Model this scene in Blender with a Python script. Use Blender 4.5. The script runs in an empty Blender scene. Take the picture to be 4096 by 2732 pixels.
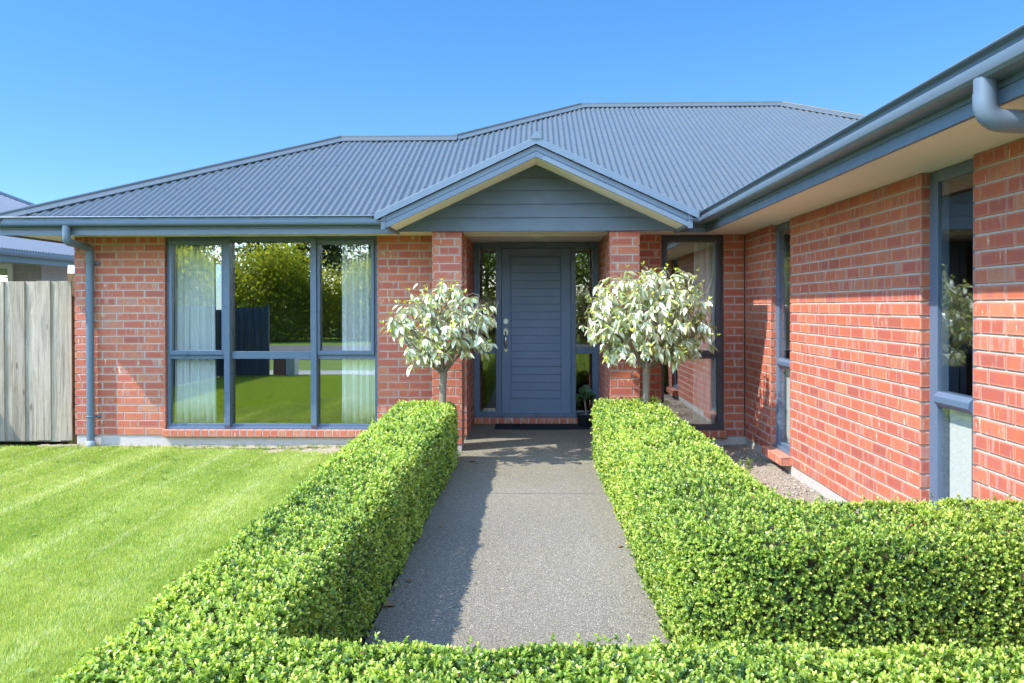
import bpy, math, random
import numpy as np
from mathutils import Vector, Matrix

random.seed(7)
rng = np.random.default_rng(11)
C = bpy.context.scene.collection
R = math.radians

# ------------------------------------------------------------------ measured layout (metres; lawn = 0, camera above the origin)
CAM_Z = 1.56
YW = 9.556            # front wall face
YP = 8.931            # porch pillar front face
YD = 10.66            # front door plane
X0 = 2.297            # wall face of the wing on the right
ZB, ZS = 0.1214, 2.3534   # lowest brick course, soffit
T = 0.4663            # roof pitch 25 degrees
YE = YW - 0.58        # roof edge
ZE = ZS + 0.13
XE = -5.201 - 0.58
XR = X0 - 0.58

# ------------------------------------------------------------------ tagging and linking
def tag(o, label=None, cat=None, group=None, kind=None):
    if label: o['label'] = label
    if cat: o['category'] = cat
    if group: o['group'] = group
    if kind: o['kind'] = kind
    return o

def empty(name, loc=(0, 0, 0), label=None, cat=None, group=None):
    o = bpy.data.objects.new(name, None); C.objects.link(o)
    o.location = loc; o.empty_display_size = 0.1
    return tag(o, label, cat, group)

def link(name, me, parent=None):
    o = bpy.data.objects.new(name, me); C.objects.link(o)
    if parent is not None:
        o.parent = parent
        o.matrix_parent_inverse = Matrix.Translation(-parent.location)   # every parent's location is its place in the world
    return o

def bevel(o, w=0.003, seg=2, ang=35):
    m = o.modifiers.new('bevel', 'BEVEL'); m.width = w; m.segments = seg
    m.limit_method = 'ANGLE'; m.angle_limit = R(ang); m.harden_normals = False
    return o

class MB:
    """collects verts and faces for ONE mesh object"""
    def __init__(s): s.v = []; s.f = []; s.mi = []; s.sm = []
    def face(s, pts, m=0, smooth=False):
        n = len(s.v); s.v += [tuple(p) for p in pts]; s.f.append(tuple(range(n, n + len(pts)))); s.mi.append(m); s.sm.append(smooth)
    def box(s, x0, x1, y0, y1, z0, z1, m=0):
        n = len(s.v)
        s.v += [(x0, y0, z0), (x1, y0, z0), (x1, y1, z0), (x0, y1, z0), (x0, y0, z1), (x1, y0, z1), (x1, y1, z1), (x0, y1, z1)]
        for q in ((0, 3, 2, 1), (4, 5, 6, 7), (0, 1, 5, 4), (1, 2, 6, 5), (2, 3, 7, 6), (3, 0, 4, 7)):
            s.f.append(tuple(n + i for i in q)); s.mi.append(m); s.sm.append(False)
    def prism(s, poly, y0, y1, m=0, plane='xz'):
        """polygon in xz (or xy / yz) extruded along the third axis"""
        def P(a, b, c):
            return (a, c, b) if plane == 'xz' else ((a, b, c) if plane == 'xy' else (c, a, b))
        n = len(s.v); k = len(poly)
        s.v += [P(a, b, y0) for a, b in poly] + [P(a, b, y1) for a, b in poly]
        fs = [tuple(range(n, n + k)), tuple(range(n + 2 * k - 1, n + k - 1, -1))]
        fs += [(n + i, n + k + i, n + k + (i + 1) % k, n + (i + 1) % k) for i in range(k)]
        for q in fs: s.f.append(q); s.mi.append(m); s.sm.append(False)
    def grid(s, rows, m=0, smooth=True, closed=False):
        """rows: list of equal length point lists"""
        n = len(s.v); k = len(rows[0])
        for r in rows: s.v += [tuple(p) for p in r]
        for i in range(len(rows) - 1):
            for j in range(k if closed else k - 1):
                a, b = i * k + j, i * k + (j + 1) % k
                s.f.append((n + a, n + b, n + b + k, n + a + k)); s.mi.append(m); s.sm.append(smooth)
    def tube(s, pts, rad, seg=10, m=0, cap=True):
        pts = [Vector(p) for p in pts]
        rad = rad if isinstance(rad, (list, tuple)) else [rad] * len(pts)
        rows = []; up = Vector((0.31, 0.17, 0.93))
        for i, p in enumerate(pts):
            d = (pts[min(i + 1, len(pts) - 1)] - pts[max(i - 1, 0)]).normalized()
            a = up - d * up.dot(d)
            if a.length < 0.05: a = Vector((1, 0, 0)) - d * d.x
            a.normalize(); up = a; b = d.cross(a)
            rows.append([p + (a * math.cos(2 * math.pi * k / seg) + b * math.sin(2 * math.pi * k / seg)) * rad[i] for k in range(seg)])
        s.grid(rows, m, True, True)
        if cap:
            s.face(rows[0][::-1], m); s.face(rows[-1], m)
    def lathe(s, prof, c, seg=20, m=0):
        rows = [[(c[0] + r * math.cos(2 * math.pi * k / seg), c[1] + r * math.sin(2 * math.pi * k / seg), c[2] + z) for k in range(seg)] for r, z in prof]
        s.grid(rows, m, True, True)
    def build(s, name, mat, parent=None):
        me = bpy.data.meshes.new(name); me.from_pydata(s.v, [], s.f)
        for mm in (mat if isinstance(mat, (list, tuple)) else [mat]): me.materials.append(mm)
        me.polygons.foreach_set('material_index', s.mi); me.polygons.foreach_set('use_smooth', s.sm)
        me.update()
        return link(name, me, parent)

def npmesh(name, V, F, mats, parent=None, attrs=None, mi=None, smooth=False):
    """numpy verts (n,3), faces (m,k) with one k"""
    me = bpy.data.meshes.new(name); n, (m, k) = len(V), F.shape
    me.vertices.add(n); me.vertices.foreach_set('co', V.astype(np.float32).ravel())
    me.loops.add(m * k); me.loops.foreach_set('vertex_index', F.astype(np.int32).ravel())
    me.polygons.add(m); me.polygons.foreach_set('loop_start', np.arange(0, m * k, k, dtype=np.int32))
    me.polygons.foreach_set('loop_total', np.full(m, k, dtype=np.int32))
    for mm in (mats if isinstance(mats, (list, tuple)) else [mats]): me.materials.append(mm)
    if mi is not None: me.polygons.foreach_set('material_index', mi.astype(np.int32))
    if smooth: me.polygons.foreach_set('use_smooth', np.ones(m, dtype=bool))
    for nm, a in (attrs or {}).items():
        at = me.attributes.new(nm, 'FLOAT_COLOR', 'POINT')
        c = np.ones((n, 4), np.float32); c[:, :a.shape[1]] = a
        at.data.foreach_set('color', c.ravel())
    me.update(calc_edges=True)
    return link(name, me, parent)

# ------------------------------------------------------------------ materials
class NT:
    def __init__(s, name):
        s.m = bpy.data.materials.new(name); s.m.use_nodes = True; s.t = s.m.node_tree
        s.t.nodes.clear(); s.out = s.n('ShaderNodeOutputMaterial')
    def n(s, typ, **kw):
        x = s.t.nodes.new(typ)
        for k, v in kw.items():
            if k.startswith('i_'):
                key = k[2:]; key = int(key) if key.isdigit() else key.replace('_', ' ')
                x.inputs[key].default_value = v
            else: setattr(x, k, v)
        return x
    def l(s, a, b): s.t.links.new(a, b)
    def coord(s, kind='Object'): return s.n('ShaderNodeTexCoord').outputs[kind]
    def mapping(s, vec, scale=(1, 1, 1), loc=(0, 0, 0), rot=(0, 0, 0)):
        x = s.n('ShaderNodeMapping'); x.inputs['Scale'].default_value = scale; x.inputs['Location'].default_value = loc; x.inputs['Rotation'].default_value = rot
        s.l(vec, x.inputs['Vector']); return x.outputs[0]
    def noise(s, vec, scale, detail=4, rough=0.55, out='Fac'):
        x = s.n('ShaderNodeTexNoise'); x.inputs['Scale'].default_value = scale; x.inputs['Detail'].default_value = detail; x.inputs['Roughness'].default_value = rough
        if vec is not None: s.l(vec, x.inputs['Vector'])
        return x.outputs[out]
    def voro(s, vec, scale, feature='F1', out='Distance'):
        x = s.n('ShaderNodeTexVoronoi', feature=feature); x.inputs['Scale'].default_value = scale
        if vec is not None: s.l(vec, x.inputs['Vector'])
        return x.outputs[out]
    def ramp(s, fac, stops, interp='LINEAR'):
        x = s.n('ShaderNodeValToRGB'); x.color_ramp.interpolation = interp; e = x.color_ramp.elements
        while len(e) < len(stops): e.new(0.5)
        for el, (p, c) in zip(e, stops):
            el.position = p; el.color = (c, c, c, 1) if isinstance(c, (int, float)) else (*c[:3], 1)
        s.l(fac, x.inputs[0]); return x.outputs[0]
    def math(s, op, a, b=0.0, clamp=False):
        x = s.n('ShaderNodeMath', operation=op, use_clamp=clamp)
        for i, q in enumerate((a, b)):
            if isinstance(q, (int, float)): x.inputs[i].default_value = q
            else: s.l(q, x.inputs[i])
        return x.outputs[0]
    def mix(s, fac, a, b, blend='MIX'):
        x = s.n('ShaderNodeMix', data_type='RGBA', blend_type=blend)
        for key, q in ((0, fac), (6, a), (7, b)):
            if isinstance(q, (int, float)): x.inputs[key].default_value = q
            elif isinstance(q, tuple): x.inputs[key].default_value = (*q[:3], 1)
            else: s.l(q, x.inputs[key])
        return x.outputs[2]
    def attr(s, name, out='Color'):
        return s.n('ShaderNodeAttribute', attribute_name=name).outputs[out]
    def sep(s, vec):
        x = s.n('ShaderNodeSeparateXYZ'); s.l(vec, x.inputs[0]); return x.outputs
    def bump(s, h, strength=0.3, dist=0.01):
        x = s.n('ShaderNodeBump'); x.inputs['Strength'].default_value = strength; x.inputs['Distance'].default_value = dist
        s.l(h, x.inputs['Height']); return x.outputs[0]
    def princ(s, col, rough=0.6, metal=0.0, spec=0.5, normal=None, coat=0.0):
        p = s.n('ShaderNodeBsdfPrincipled')
        for key, q in (('Base Color', col), ('Roughness', rough), ('Metallic', metal), ('Specular IOR Level', spec), ('Coat Weight', coat)):
            if isinstance(q, (int, float)): p.inputs[key].default_value = q
            elif isinstance(q, tuple): p.inputs[key].default_value = (*q[:3], 1)
            else: s.l(q, p.inputs[key])
        if normal is not None: s.l(normal, p.inputs['Normal'])
        return p.outputs[0]
    def done(s, sh): s.l(sh, s.out.inputs[0]); return s.m

def m_plain(name, col, rough=0.6, metal=0.0, spec=0.5, var=0.12, scale=3.0, bump=0.0, bscale=60.0):
    n = NT(name); co = n.coord()
    f = n.noise(co, scale, 5)
    c = n.mix(f, tuple(x * (1 - var) for x in col), tuple(min(1, x * (1 + var)) for x in col))
    rg = n.ramp(n.noise(co, scale * 2.3, 4), [(0.3, max(0.02, rough - 0.06)), (0.7, min(1, rough + 0.06))])
    nm = n.bump(n.noise(co, bscale, 3), bump, 0.004) if bump else None
    return n.done(n.princ(c, rg, metal, spec, nm))

def m_brick():
    n = NT('brick'); loc = n.attr('local'); rnd = n.attr('rand')
    lx, ly, lid = n.sep(loc); rx, ry, rz = n.sep(rnd)
    base = n.ramp(rx, [(0.0, (0.36, 0.098, 0.062)), (0.12, (0.43, 0.106, 0.060)), (0.5, (0.475, 0.129, 0.062)), (0.85, (0.51, 0.157, 0.073)), (1.0, (0.46, 0.200, 0.105))])
    # brick local coordinates, shifted per brick so that no two match
    cv = n.n('ShaderNodeCombineXYZ')
    n.l(n.math('ADD', lx, n.math('MULTIPLY', ry, 37.0)), cv.inputs[0]); n.l(ly, cv.inputs[1]); n.l(n.math('MULTIPLY', rz, 53.0), cv.inputs[2])
    v = cv.outputs[0]
    # vertical flashing marks from the kiln
    st = n.noise(n.mapping(v, (26, 3.0, 1)), 1.0, 2, 0.4)
    flash = n.math('MULTIPLY', n.ramp(st, [(0.56, 0.0), (0.60, 1.0)]), n.ramp(ry, [(0.25, 0.0), (0.65, 0.85)]))
    c = n.mix(flash, base, (0.44, 0.25, 0.19))
    cl = n.noise(v, 14, 4)
    c = n.mix(n.ramp(cl, [(0.42, 0.0), (0.72, 0.60)]), c, (0.36, 0.105, 0.105))
    # pale arrises
    fx, fy, fz = n.sep(n.attr('edge'))
    wob = n.math('MULTIPLY', n.math('SUBTRACT', n.noise(v, 60, 3), 0.5), 0.010)
    ed = n.math('ADD', n.math('MINIMUM', fx, fy), wob)
    c = n.mix(n.ramp(ed, [(0.002, 0.55), (0.010, 0.0)]), c, (0.52, 0.27, 0.19))
    # lime bloom on some
    bl = n.math('MULTIPLY', n.ramp(n.noise(n.mapping(v, (26, 5, 1)), 1.6, 5, 0.6), [(0.60, 0.0), (0.68, 1.0)]), n.ramp(rz, [(0.78, 0.0), (0.84, 0.9)]))
    c = n.mix(bl, c, (0.74, 0.60, 0.42))
    # iron spots
    sp = n.ramp(n.voro(v, 75), [(0.05, 1.0), (0.10, 0.0)])
    spm = n.math('MULTIPLY', sp, n.ramp(n.noise(v, 30, 2), [(0.5, 0.0), (0.6, 0.75)]))
    c = n.mix(spm, c, (0.09, 0.035, 0.03))
    h = n.math('ADD', n.noise(v, 160, 4), n.math('MULTIPLY', n.noise(v, 30, 2), 1.3))
    return n.done(n.princ(c, 0.62, 0, 0.35, n.bump(h, 0.35, 0.002)))

def m_mortar():
    n = NT('mortar'); co = n.coord()
    c = n.mix(n.noise(co, 3.0, 4), (0.46, 0.43, 0.375), (0.60, 0.565, 0.50))
    c = n.mix(n.ramp(n.noise(co, 220, 2), [(0.4, 0.0), (0.75, 0.4)]), c, (0.27, 0.24, 0.2))
    return n.done(n.princ(c, 0.9, 0, 0.2, n.bump(n.noise(co, 300, 3), 0.5, 0.003)))

def m_concrete(name='plinth_concrete', col=(0.47, 0.44, 0.40)):
    n = NT(name); co = n.coord()
    c = n.mix(n.noise(co, 4.0, 6, 0.65), tuple(x * 0.78 for x in col), tuple(x * 1.18 for x in col))
    c = n.mix(n.ramp(n.noise(n.mapping(co, (1, 1, 4)), 9, 5, 0.7), [(0.52, 0.0), (0.72, 0.45)]), c, tuple(x * 0.6 for x in col))
    return n.done(n.princ(c, 0.88, 0, 0.25, n.bump(n.noise(co, 55, 5), 0.45, 0.006)))

def m_paint(name, col, rough=0.38, scale=1.5, grime=0.25, spec=0.5):
    n = NT(name); co = n.coord()
    c = n.mix(n.noise(co, scale, 4), tuple(x * 0.93 for x in col), tuple(x * 1.07 for x in col))
    du = n.math('MULTIPLY', n.ramp(n.noise(n.mapping(co, (2.2, 2.2, 0.9)), 4, 6, 0.7), [(0.5, 0.0), (0.8, 1.0)]), grime)
    c = n.mix(du, c, (0.20, 0.19, 0.17))
    rg = n.ramp(n.noise(co, 7, 5), [(0.3, rough - 0.08), (0.7, rough + 0.10)])
    return n.done(n.princ(c, rg, 0.0, spec))

def m_soffit():
    n = NT('soffit_paint'); co = n.coord()
    c = n.mix(n.noise(co, 1.2, 4), (0.84, 0.79, 0.71), (0.88, 0.84, 0.77))
    return n.done(n.princ(c, 0.75, 0, 0.3, n.bump(n.noise(co, 180, 2), 0.08, 0.002)))

def m_glass(name='window_glass', f0=0.21, tint=(0.955, 0.985, 0.975)):
    n = NT(name)
    lw = n.n('ShaderNodeLayerWeight'); lw.inputs['Blend'].default_value = 0.5
    p5 = n.math('POWER', lw.outputs['Facing'], 5.0)
    fac = n.math('ADD', n.math('MULTIPLY', p5, 1 - f0), f0, True)
    tr = n.n('ShaderNodeBsdfTransparent'); tr.inputs[0].default_value = (*tint, 1)
    gl = n.n('ShaderNodeBsdfGlossy'); gl.inputs['Roughness'].default_value = 0.004; gl.inputs[0].default_value = (0.94, 0.97, 0.98, 1)
    co = n.coord()
    n.l(n.bump(n.noise(co, 1.6, 1), 0.006, 0.02), gl.inputs['Normal'])
    mx = n.n('ShaderNodeMixShader'); n.l(fac, mx.inputs[0]); n.l(tr.outputs[0], mx.inputs[1]); n.l(gl.outputs[0], mx.inputs[2])
    return n.done(mx.outputs[0])

def m_leaf(name, trans=0.35, rough=0.35, spec=0.5, tcol=(1.25, 1.2, 0.5)):
    n = NT(name); col = n.attr('tint')
    co = n.coord()
    c = n.mix(n.noise(co, 90, 3), n.mix(1.0, col, (0.86, 0.86, 0.86), 'MULTIPLY'), n.mix(1.0, col, (1.12, 1.12, 1.1), 'MULTIPLY'))
    p = n.princ(c, rough, 0, spec)
    t = n.n('ShaderNodeBsdfTranslucent'); n.l(n.mix(1.0, c, tcol, 'MULTIPLY'), t.inputs[0])
    mx = n.n('ShaderNodeMixShader'); mx.inputs[0].default_value = trans
    n.l(p, mx.inputs[1]); n.l(t.outputs[0], mx.inputs[2])
    return n.done(mx.outputs[0])

def m_lawn():
    n = NT('lawn_turf'); co = n.coord()
    f = n.noise(co, 1.3, 5, 0.6); g = n.noise(co, 60, 4, 0.7)
    c = n.mix(f, (0.15, 0.23, 0.028), (0.23, 0.31, 0.042))
    c = n.mix(n.ramp(g, [(0.35, 0.0), (0.75, 0.7)]), c, (0.24, 0.32, 0.05))
    return n.done(n.princ(c, 0.8, 0, 0.2, n.bump(n.noise(co, 140, 4), 0.9, 0.02)))

def m_path():
    n = NT('exposed_aggregate'); co = n.coord()
    v = n.voro(co, 190, 'F1', 'Color'); d = n.voro(co, 190)
    vr, vg, vb = n.sep(v)
    st = n.ramp(vr, [(0.0, (0.078, 0.070, 0.055)), (0.3, (0.145, 0.129, 0.095)), (0.55, (0.215, 0.190, 0.130)), (0.8, (0.29, 0.25, 0.165)), (0.92, (0.36, 0.315, 0.22)), (1.0, (0.60, 0.56, 0.45))])
    c = n.mix(n.ramp(d, [(0.50, 0.0), (0.72, 1.0)]), st, (0.215, 0.192, 0.140))
    c = n.mix(n.ramp(n.noise(co, 1.1, 5, 0.6), [(0.35, 0.0), (0.7, 0.30)]), c, (0.1, 0.097, 0.09))
    fine = n.ramp(n.noise(co, 0.55, 5, 0.6), [(0.32, 0.80), (0.68, 1.14)])
    c = n.mix(1.0, c, fine, 'MULTIPLY')
    h = n.math('SUBTRACT', 1.0, d)
    return n.done(n.princ(c, 0.75, 0, 0.35, n.bump(h, 0.55, 0.006)))

def m_soil(name, a, b, scale=40):
    n = NT(name); co = n.coord()
    c = n.mix(n.noise(co, scale, 6, 0.7), a, b)
    c = n.mix(n.ramp(n.voro(co, scale * 2.2, 'F1', 'Color'), [(0.4, 0.0), (1.0, 0.5)]), c, tuple(min(1, x * 1.5) for x in b))
    return n.done(n.princ(c, 0.95, 0, 0.15, n.bump(n.noise(co, scale * 1.6, 6, 0.75), 1.0, 0.03)))

def m_timber(name='weathered_timber', a=(0.40, 0.340, 0.255), b=(0.58, 0.510, 0.400)):
    n = NT(name); co = n.coord(); rnd = n.attr('rand')
    rx, ry, rz = n.sep(rnd)
    of = n.n('ShaderNodeCombineXYZ'); n.l(n.math('MULTIPLY', rx, 31.0), of.inputs[0]); n.l(n.math('MULTIPLY', ry, 17.0), of.inputs[2])
    va = n.n('ShaderNodeVectorMath', operation='ADD'); n.l(co, va.inputs[0]); n.l(of.outputs[0], va.inputs[1])
    v = va.outputs[0]
    wob = n.noise(n.mapping(v, (2.5, 2.5, 0.5)), 2.0, 3, 0.5, 'Color')
    v2 = n.mix(0.10, v, wob)
    g = n.noise(n.mapping(v2, (38, 38, 1.1)), 1.0, 6, 0.72)
    k = n.voro(n.mapping(v, (7, 7, 2.2)), 1.0)
    c = n.mix(rz, a, b)
    c = n.mix(n.ramp(g, [(0.38, 0.9), (0.56, 0.0)]), c, tuple(x * 0.42 for x in a))
    c = n.mix(n.ramp(n.noise(n.mapping(v2, (160, 160, 5)), 1.0, 3, 0.7), [(0.42, 0.6), (0.60, 0.0)]), c, tuple(x * 0.6 for x in b))
    c = n.mix(n.ramp(n.noise(v, 2.2, 5, 0.7), [(0.5, 0.0), (0.75, 0.5)]), c, (0.36, 0.27, 0.16))
    c = n.mix(n.ramp(k, [(0.05, 0.75), (0.13, 0.0)]), c, (0.12, 0.085, 0.055))
    return n.done(n.princ(c, 0.85, 0, 0.2, n.bump(g, 0.9, 0.008)))

def m_bark(name='bark', a=(0.16, 0.125, 0.09), b=(0.30, 0.26, 0.20)):
    n = NT(name); co = n.coord()
    c = n.mix(n.noise(n.mapping(co, (1, 1, 0.25)), 60, 5, 0.7), a, b)
    return n.done(n.princ(c, 0.85, 0, 0.2, n.bump(n.noise(n.mapping(co, (1, 1, 0.3)), 90, 4), 0.6, 0.004)))

M = dict(
    brick=m_brick(), mortar=m_mortar(), plinth=m_concrete(), soffit=m_soffit(),
    roof=m_paint('roof_steel', (0.070, 0.092, 0.101), 0.46, 1.2, 0.15, 0.34),
    trim=m_paint('gutter_steel', (0.115, 0.165, 0.220), 0.36, 1.5, 0.15, 0.55),
    cladding=m_paint('weatherboard_paint', (0.085, 0.120, 0.155), 0.5, 1.5, 0.10),
    frame=m_paint('joinery_powdercoat', (0.098, 0.146, 0.212), 0.33, 1.5, 0.12, 0.55),
    door=m_paint('door_paint', (0.135, 0.20, 0.295), 0.42, 1.5, 0.06),
    shade_tinted_frame=m_paint('joinery_shade_in_colour', (0.060, 0.066, 0.085), 0.36, 1.5, 0.10),  # same joinery as the other frames, with its shade put into the colour
    glass=m_glass(), door_glass=m_glass('door_glass', 0.10, (0.93, 0.96, 0.95)), clear_glass=m_glass('clear_glass', 0.075, (0.975, 0.99, 0.985)), steel=m_plain('satin_nickel', (0.62, 0.60, 0.56), 0.28, 1.0, 0.5, 0.05),
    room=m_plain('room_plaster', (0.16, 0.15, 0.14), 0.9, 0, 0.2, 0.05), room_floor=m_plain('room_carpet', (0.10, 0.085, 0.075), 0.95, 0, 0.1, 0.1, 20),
    curtain=m_plain('curtain_cloth', (0.90, 0.90, 0.88), 0.9, 0, 0.2, 0.03, 8),
    blind=m_plain('blind_cloth', (0.64, 0.64, 0.58), 0.7, 0, 0.3, 0.05, 6), white=m_plain('white_panel', (0.86, 0.85, 0.80), 0.6, 0, 0.4, 0.03, 4), timber_brown=m_plain('varnished_timber', (0.22, 0.10, 0.045), 0.5, 0, 0.4, 0.25, 14),
    lawn=m_lawn(), path=m_path(), mulch=m_soil('dark_mulch', (0.035, 0.028, 0.022), (0.085, 0.068, 0.05), 45),
    bed=m_soil('dry_gravel_soil', (0.27, 0.225, 0.17), (0.50, 0.43, 0.34), 55), straw=m_soil('dry_soil', (0.36, 0.29, 0.19), (0.52, 0.45, 0.33), 50),
    asphalt=m_soil('asphalt', (0.16, 0.16, 0.16), (0.23, 0.225, 0.22), 60), footpath=m_concrete('footpath_concrete', (0.42, 0.40, 0.36)),
    timber=m_timber(), post=m_timber('raw_post', (0.20, 0.135, 0.07), (0.30, 0.21, 0.12)),
    bark=m_bark(), stem=m_bark('hedge_twigs_and_core', (0.055, 0.050, 0.026), (0.13, 0.10, 0.06)),
    leaf=m_leaf('hedge_leaf', 0.40, 0.30, 0.65), grass=m_leaf('grass_blade', 0.40, 0.45, 0.35), viburnum=m_leaf('silvery_leaf', 0.22, 0.26, 0.9, (1.1, 1.15, 0.6)),
    treeleaf=m_leaf('street_tree_leaf', 0.70, 0.5, 0.3), succulent=m_leaf('succulent_leaf', 0.1, 0.4, 0.4),
    pot=m_plain('black_plastic', (0.030, 0.038, 0.048), 0.5, 0, 0.5), rubber=m_plain('coir_mat', (0.022, 0.025, 0.030), 0.95, 0, 0.2, 0.3, 60, 0.8, 300),
    stone=m_plain('pebble', (0.40, 0.36, 0.30), 0.85, 0, 0.2, 0.3, 30), dead=m_plain('dry_leaf', (0.22, 0.13, 0.07), 0.8, 0, 0.2, 0.3, 50),
    grey_block=m_plain('grey_block', (0.40, 0.35, 0.35), 0.85, 0, 0.2, 0.12, 9, 0.3, 120), grey_roof=m_paint('grey_roof_steel', (0.15, 0.165, 0.18), 0.42, 1.2, 0.1),
    white_frame=m_plain('white_joinery', (0.74, 0.74, 0.73), 0.4), plastic=m_plain('translucent_sheet', (0.62, 0.66, 0.64), 0.5, 0, 0.4),
    dark_fence=m_paint('dark_steel_fence', (0.10, 0.135, 0.175), 0.4, 1.5, 0.15), rust=m_plain('red_brown_brick', (0.42, 0.18, 0.13), 0.85, 0, 0.2, 0.25, 12),
    lamp=m_plain('lamp_glass', (0.8, 0.8, 0.78), 0.3),
)

# ------------------------------------------------------------------ brickwork: every brick is modelled, one mesh per stretch of wall
class Bricks:
    def __init__(s): s.V = []; s.F = []; s.loc = []; s.rnd = []; s.edge = []; s.mi = []
    def _add(s, pts, faces, loc, rnd, edge, m):
        n = len(s.V); s.V += pts; s.F += [tuple(n + i for i in f) for f in faces]
        s.loc += loc; s.rnd += [rnd] * len(pts); s.edge += edge; s.mi += [m] * len(faces)
    def brick(s, O, u, n, L, H, e0=0, e1=0, up=Vector((0, 0, 1)), dep=0.03, rnd=None):
        j = Vector((0, 0, 0)) + n * random.uniform(-0.0012, 0.0012)
        b = 0.0035; rnd = rnd or (random.random(), random.random(), random.random())
        rings = ((0, -dep), (0, -b), (b, 0))
        pts = []; loc = []; edge = []
        for ins, d in rings:
            for a, c in ((ins, ins), (L - ins, ins), (L - ins, H - ins), (ins, H - ins)):
                pts.append(tuple(O + j + u * a + up * c + n * d)); loc.append((a, c, 0)); edge.append((0.0, 0.0, 0))
        fs = [(8, 9, 10, 11)]
        for k in range(4):
            if (k == 1 and e1 == 2) or (k == 3 and e0 == 2): continue
            a, c = k, (k + 1) % 4
            fs.append((4 + a, 4 + c, 8 + c, 8 + a))
            if not ((k == 1 and e1) or (k == 3 and e0)): fs.append((a, c, 4 + c, 4 + a))
        s._add(pts, fs, loc, rnd, edge, 0)
        # the front face is cut in a frame of faces so that the pale arris can follow the edge distance
        front = s.F[-len(fs)]; q = 0.018 if min(L, H) > 0.045 else min(L, H) * 0.3
        base = len(s.V); w, h = L - 2 * b, H - 2 * b
        xs = (b, b + q, L - b - q, L - b); zs = (b, b + q, H - b - q, H - b)
        pp = []; ll = []; ee = []
        for c in zs:
            for a in xs:
                pp.append(tuple(O + j + u * a + up * c)); ll.append((a, c, 0)); ee.append((min(a - b, L - b - a), min(c - b, H - b - c), 0))
        ff = [(r * 4 + c, r * 4 + c + 1, r * 4 + c + 5, r * 4 + c + 4) for r in range(3) for c in range(3)]
        idx = s.F.index(front, len(s.F) - len(fs)); del s.F[idx]; del s.mi[idx]
        s._add(pp, ff, ll, rnd, ee, 0)
    def quad(s, pts):
        s._add([tuple(p) for p in pts], [(0, 1, 2, 3)], [(0, 0, 0)] * 4, (0, 0, 0), [(0, 0, 0)] * 4, 1)
    def panel(s, O, u, n, L, z0=ZB, z1=ZS, e0=0, e1=0, first=(0.23, 0.07), c0=0, solid=False):
        """running bond from O along u; e0/e1: 0 plain end, 1 corner that keeps its arris, 2 corner that leaves it to the other face"""
        O = Vector(O); u = Vector(u); n = Vector(n); rows = int(round((z1 - z0) / 0.086))
        for r in range(rows):
            z = z0 + r * 0.086 + 0.005; x = 0.0; k = 0
            if L < 0.13 or solid:
                s.brick(Vector((O.x, O.y, z)), u, n, L, 0.076, e0, e1); continue
            while x < L - 0.02:
                bl = first[(r + c0) % 2] if k == 0 else 0.23
                bl = min(bl, L - x)
                if 0 < L - (x + bl) < 0.045: bl = L - x
                s.brick(Vector((O.x, O.y, z)) + u * x, u, n, bl, 0.076, e0 if k == 0 else 0, e1 if abs(x + bl - L) < 1e-4 else 0)
                x += bl + 0.010; k += 1
        d = 0.007; a = d if e0 else 0.0; b = L - d if e1 else L
        P = lambda t, z: (O.x + u.x * t - n.x * d, O.y + u.y * t - n.y * d, z)
        s.quad([P(a, z0), P(b, z0), P(b, z1), P(a, z1)])
    def rowlock(s, O, u, n, L, z0, h=0.08, w=0.076, proj=0.045, back=0.09, tilt=0.0):
        """a sill: bricks on edge, standing proud of the wall"""
        O = Vector(O); u = Vector(u); n = Vector(n); k = max(1, int(round(L / (w + 0.010)))); st = L / k
        for i in range(k):
            o = Vector((O.x, O.y, z0)) + u * (i * st + 0.004) + n * proj
            rr = (random.uniform(0.35, 1), random.random(), random.random())
            s.brick(o, u, n, st - 0.010, h, 0, 0, dep=proj + back, rnd=rr)
        d = 0.006
        A = O + u * 0.002 + n * (proj - d); B = O + u * (L - 0.002) + n * (proj - d); bk = -n * (proj + back - d)
        z1 = z0 + h - 0.004; zl = z0 + 0.004
        for q in ([(A, zl), (B, zl), (B, z1), (A, z1)], [(A, z1), (B, z1), (B + bk, z1), (A + bk, z1)]):
            s.quad([(p.x, p.y, z) for p, z in q])
        s.quad([(p.x, p.y, z) for p, z in ((A + bk, zl), (B + bk, zl), (B, zl), (A, zl))])
    def build(s, name, parent):
        me = bpy.data.meshes.new(name); me.from_pydata(s.V, [], s.F)
        me.materials.append(M['brick']); me.materials.append(M['mortar'])
        me.polygons.foreach_set('material_index', s.mi)
        for nm, a in (('local', s.loc), ('rand', s.rnd), ('edge', s.edge)):
            at = me.attributes.new(nm, 'FLOAT_VECTOR', 'POINT'); at.data.foreach_set('vector', np.array(a, np.float32).ravel())
        me.update()
        return link(name, me, parent)

house = empty('brick_house', (0, YW, 0), 'red brick house with dark blue corrugated steel roof and gabled entrance porch', 'house')
X, Y, NX, NY = (1, 0, 0), (0, 1, 0), (-1, 0, 0), (0, -1, 0)
REV = 0.06
def wall(*panels):
    b = Bricks()
    for p in panels: b.panel(*p[:4], **(p[4] if len(p) > 4 else {}))
    return b
# left of the big window, its two ends turned
wall(((-5.201, YW, 0), X, NY, 1.030, dict(e0=1, e1=1, first=(0.07, 0.23))),
     ((-4.171, YW, 0), Y, X, REV, dict(e0=2)),
     ((-5.201, YW + 2.6, 0), NY, NX, 2.6, dict(e1=2))).build('brick_wall', house)
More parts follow.
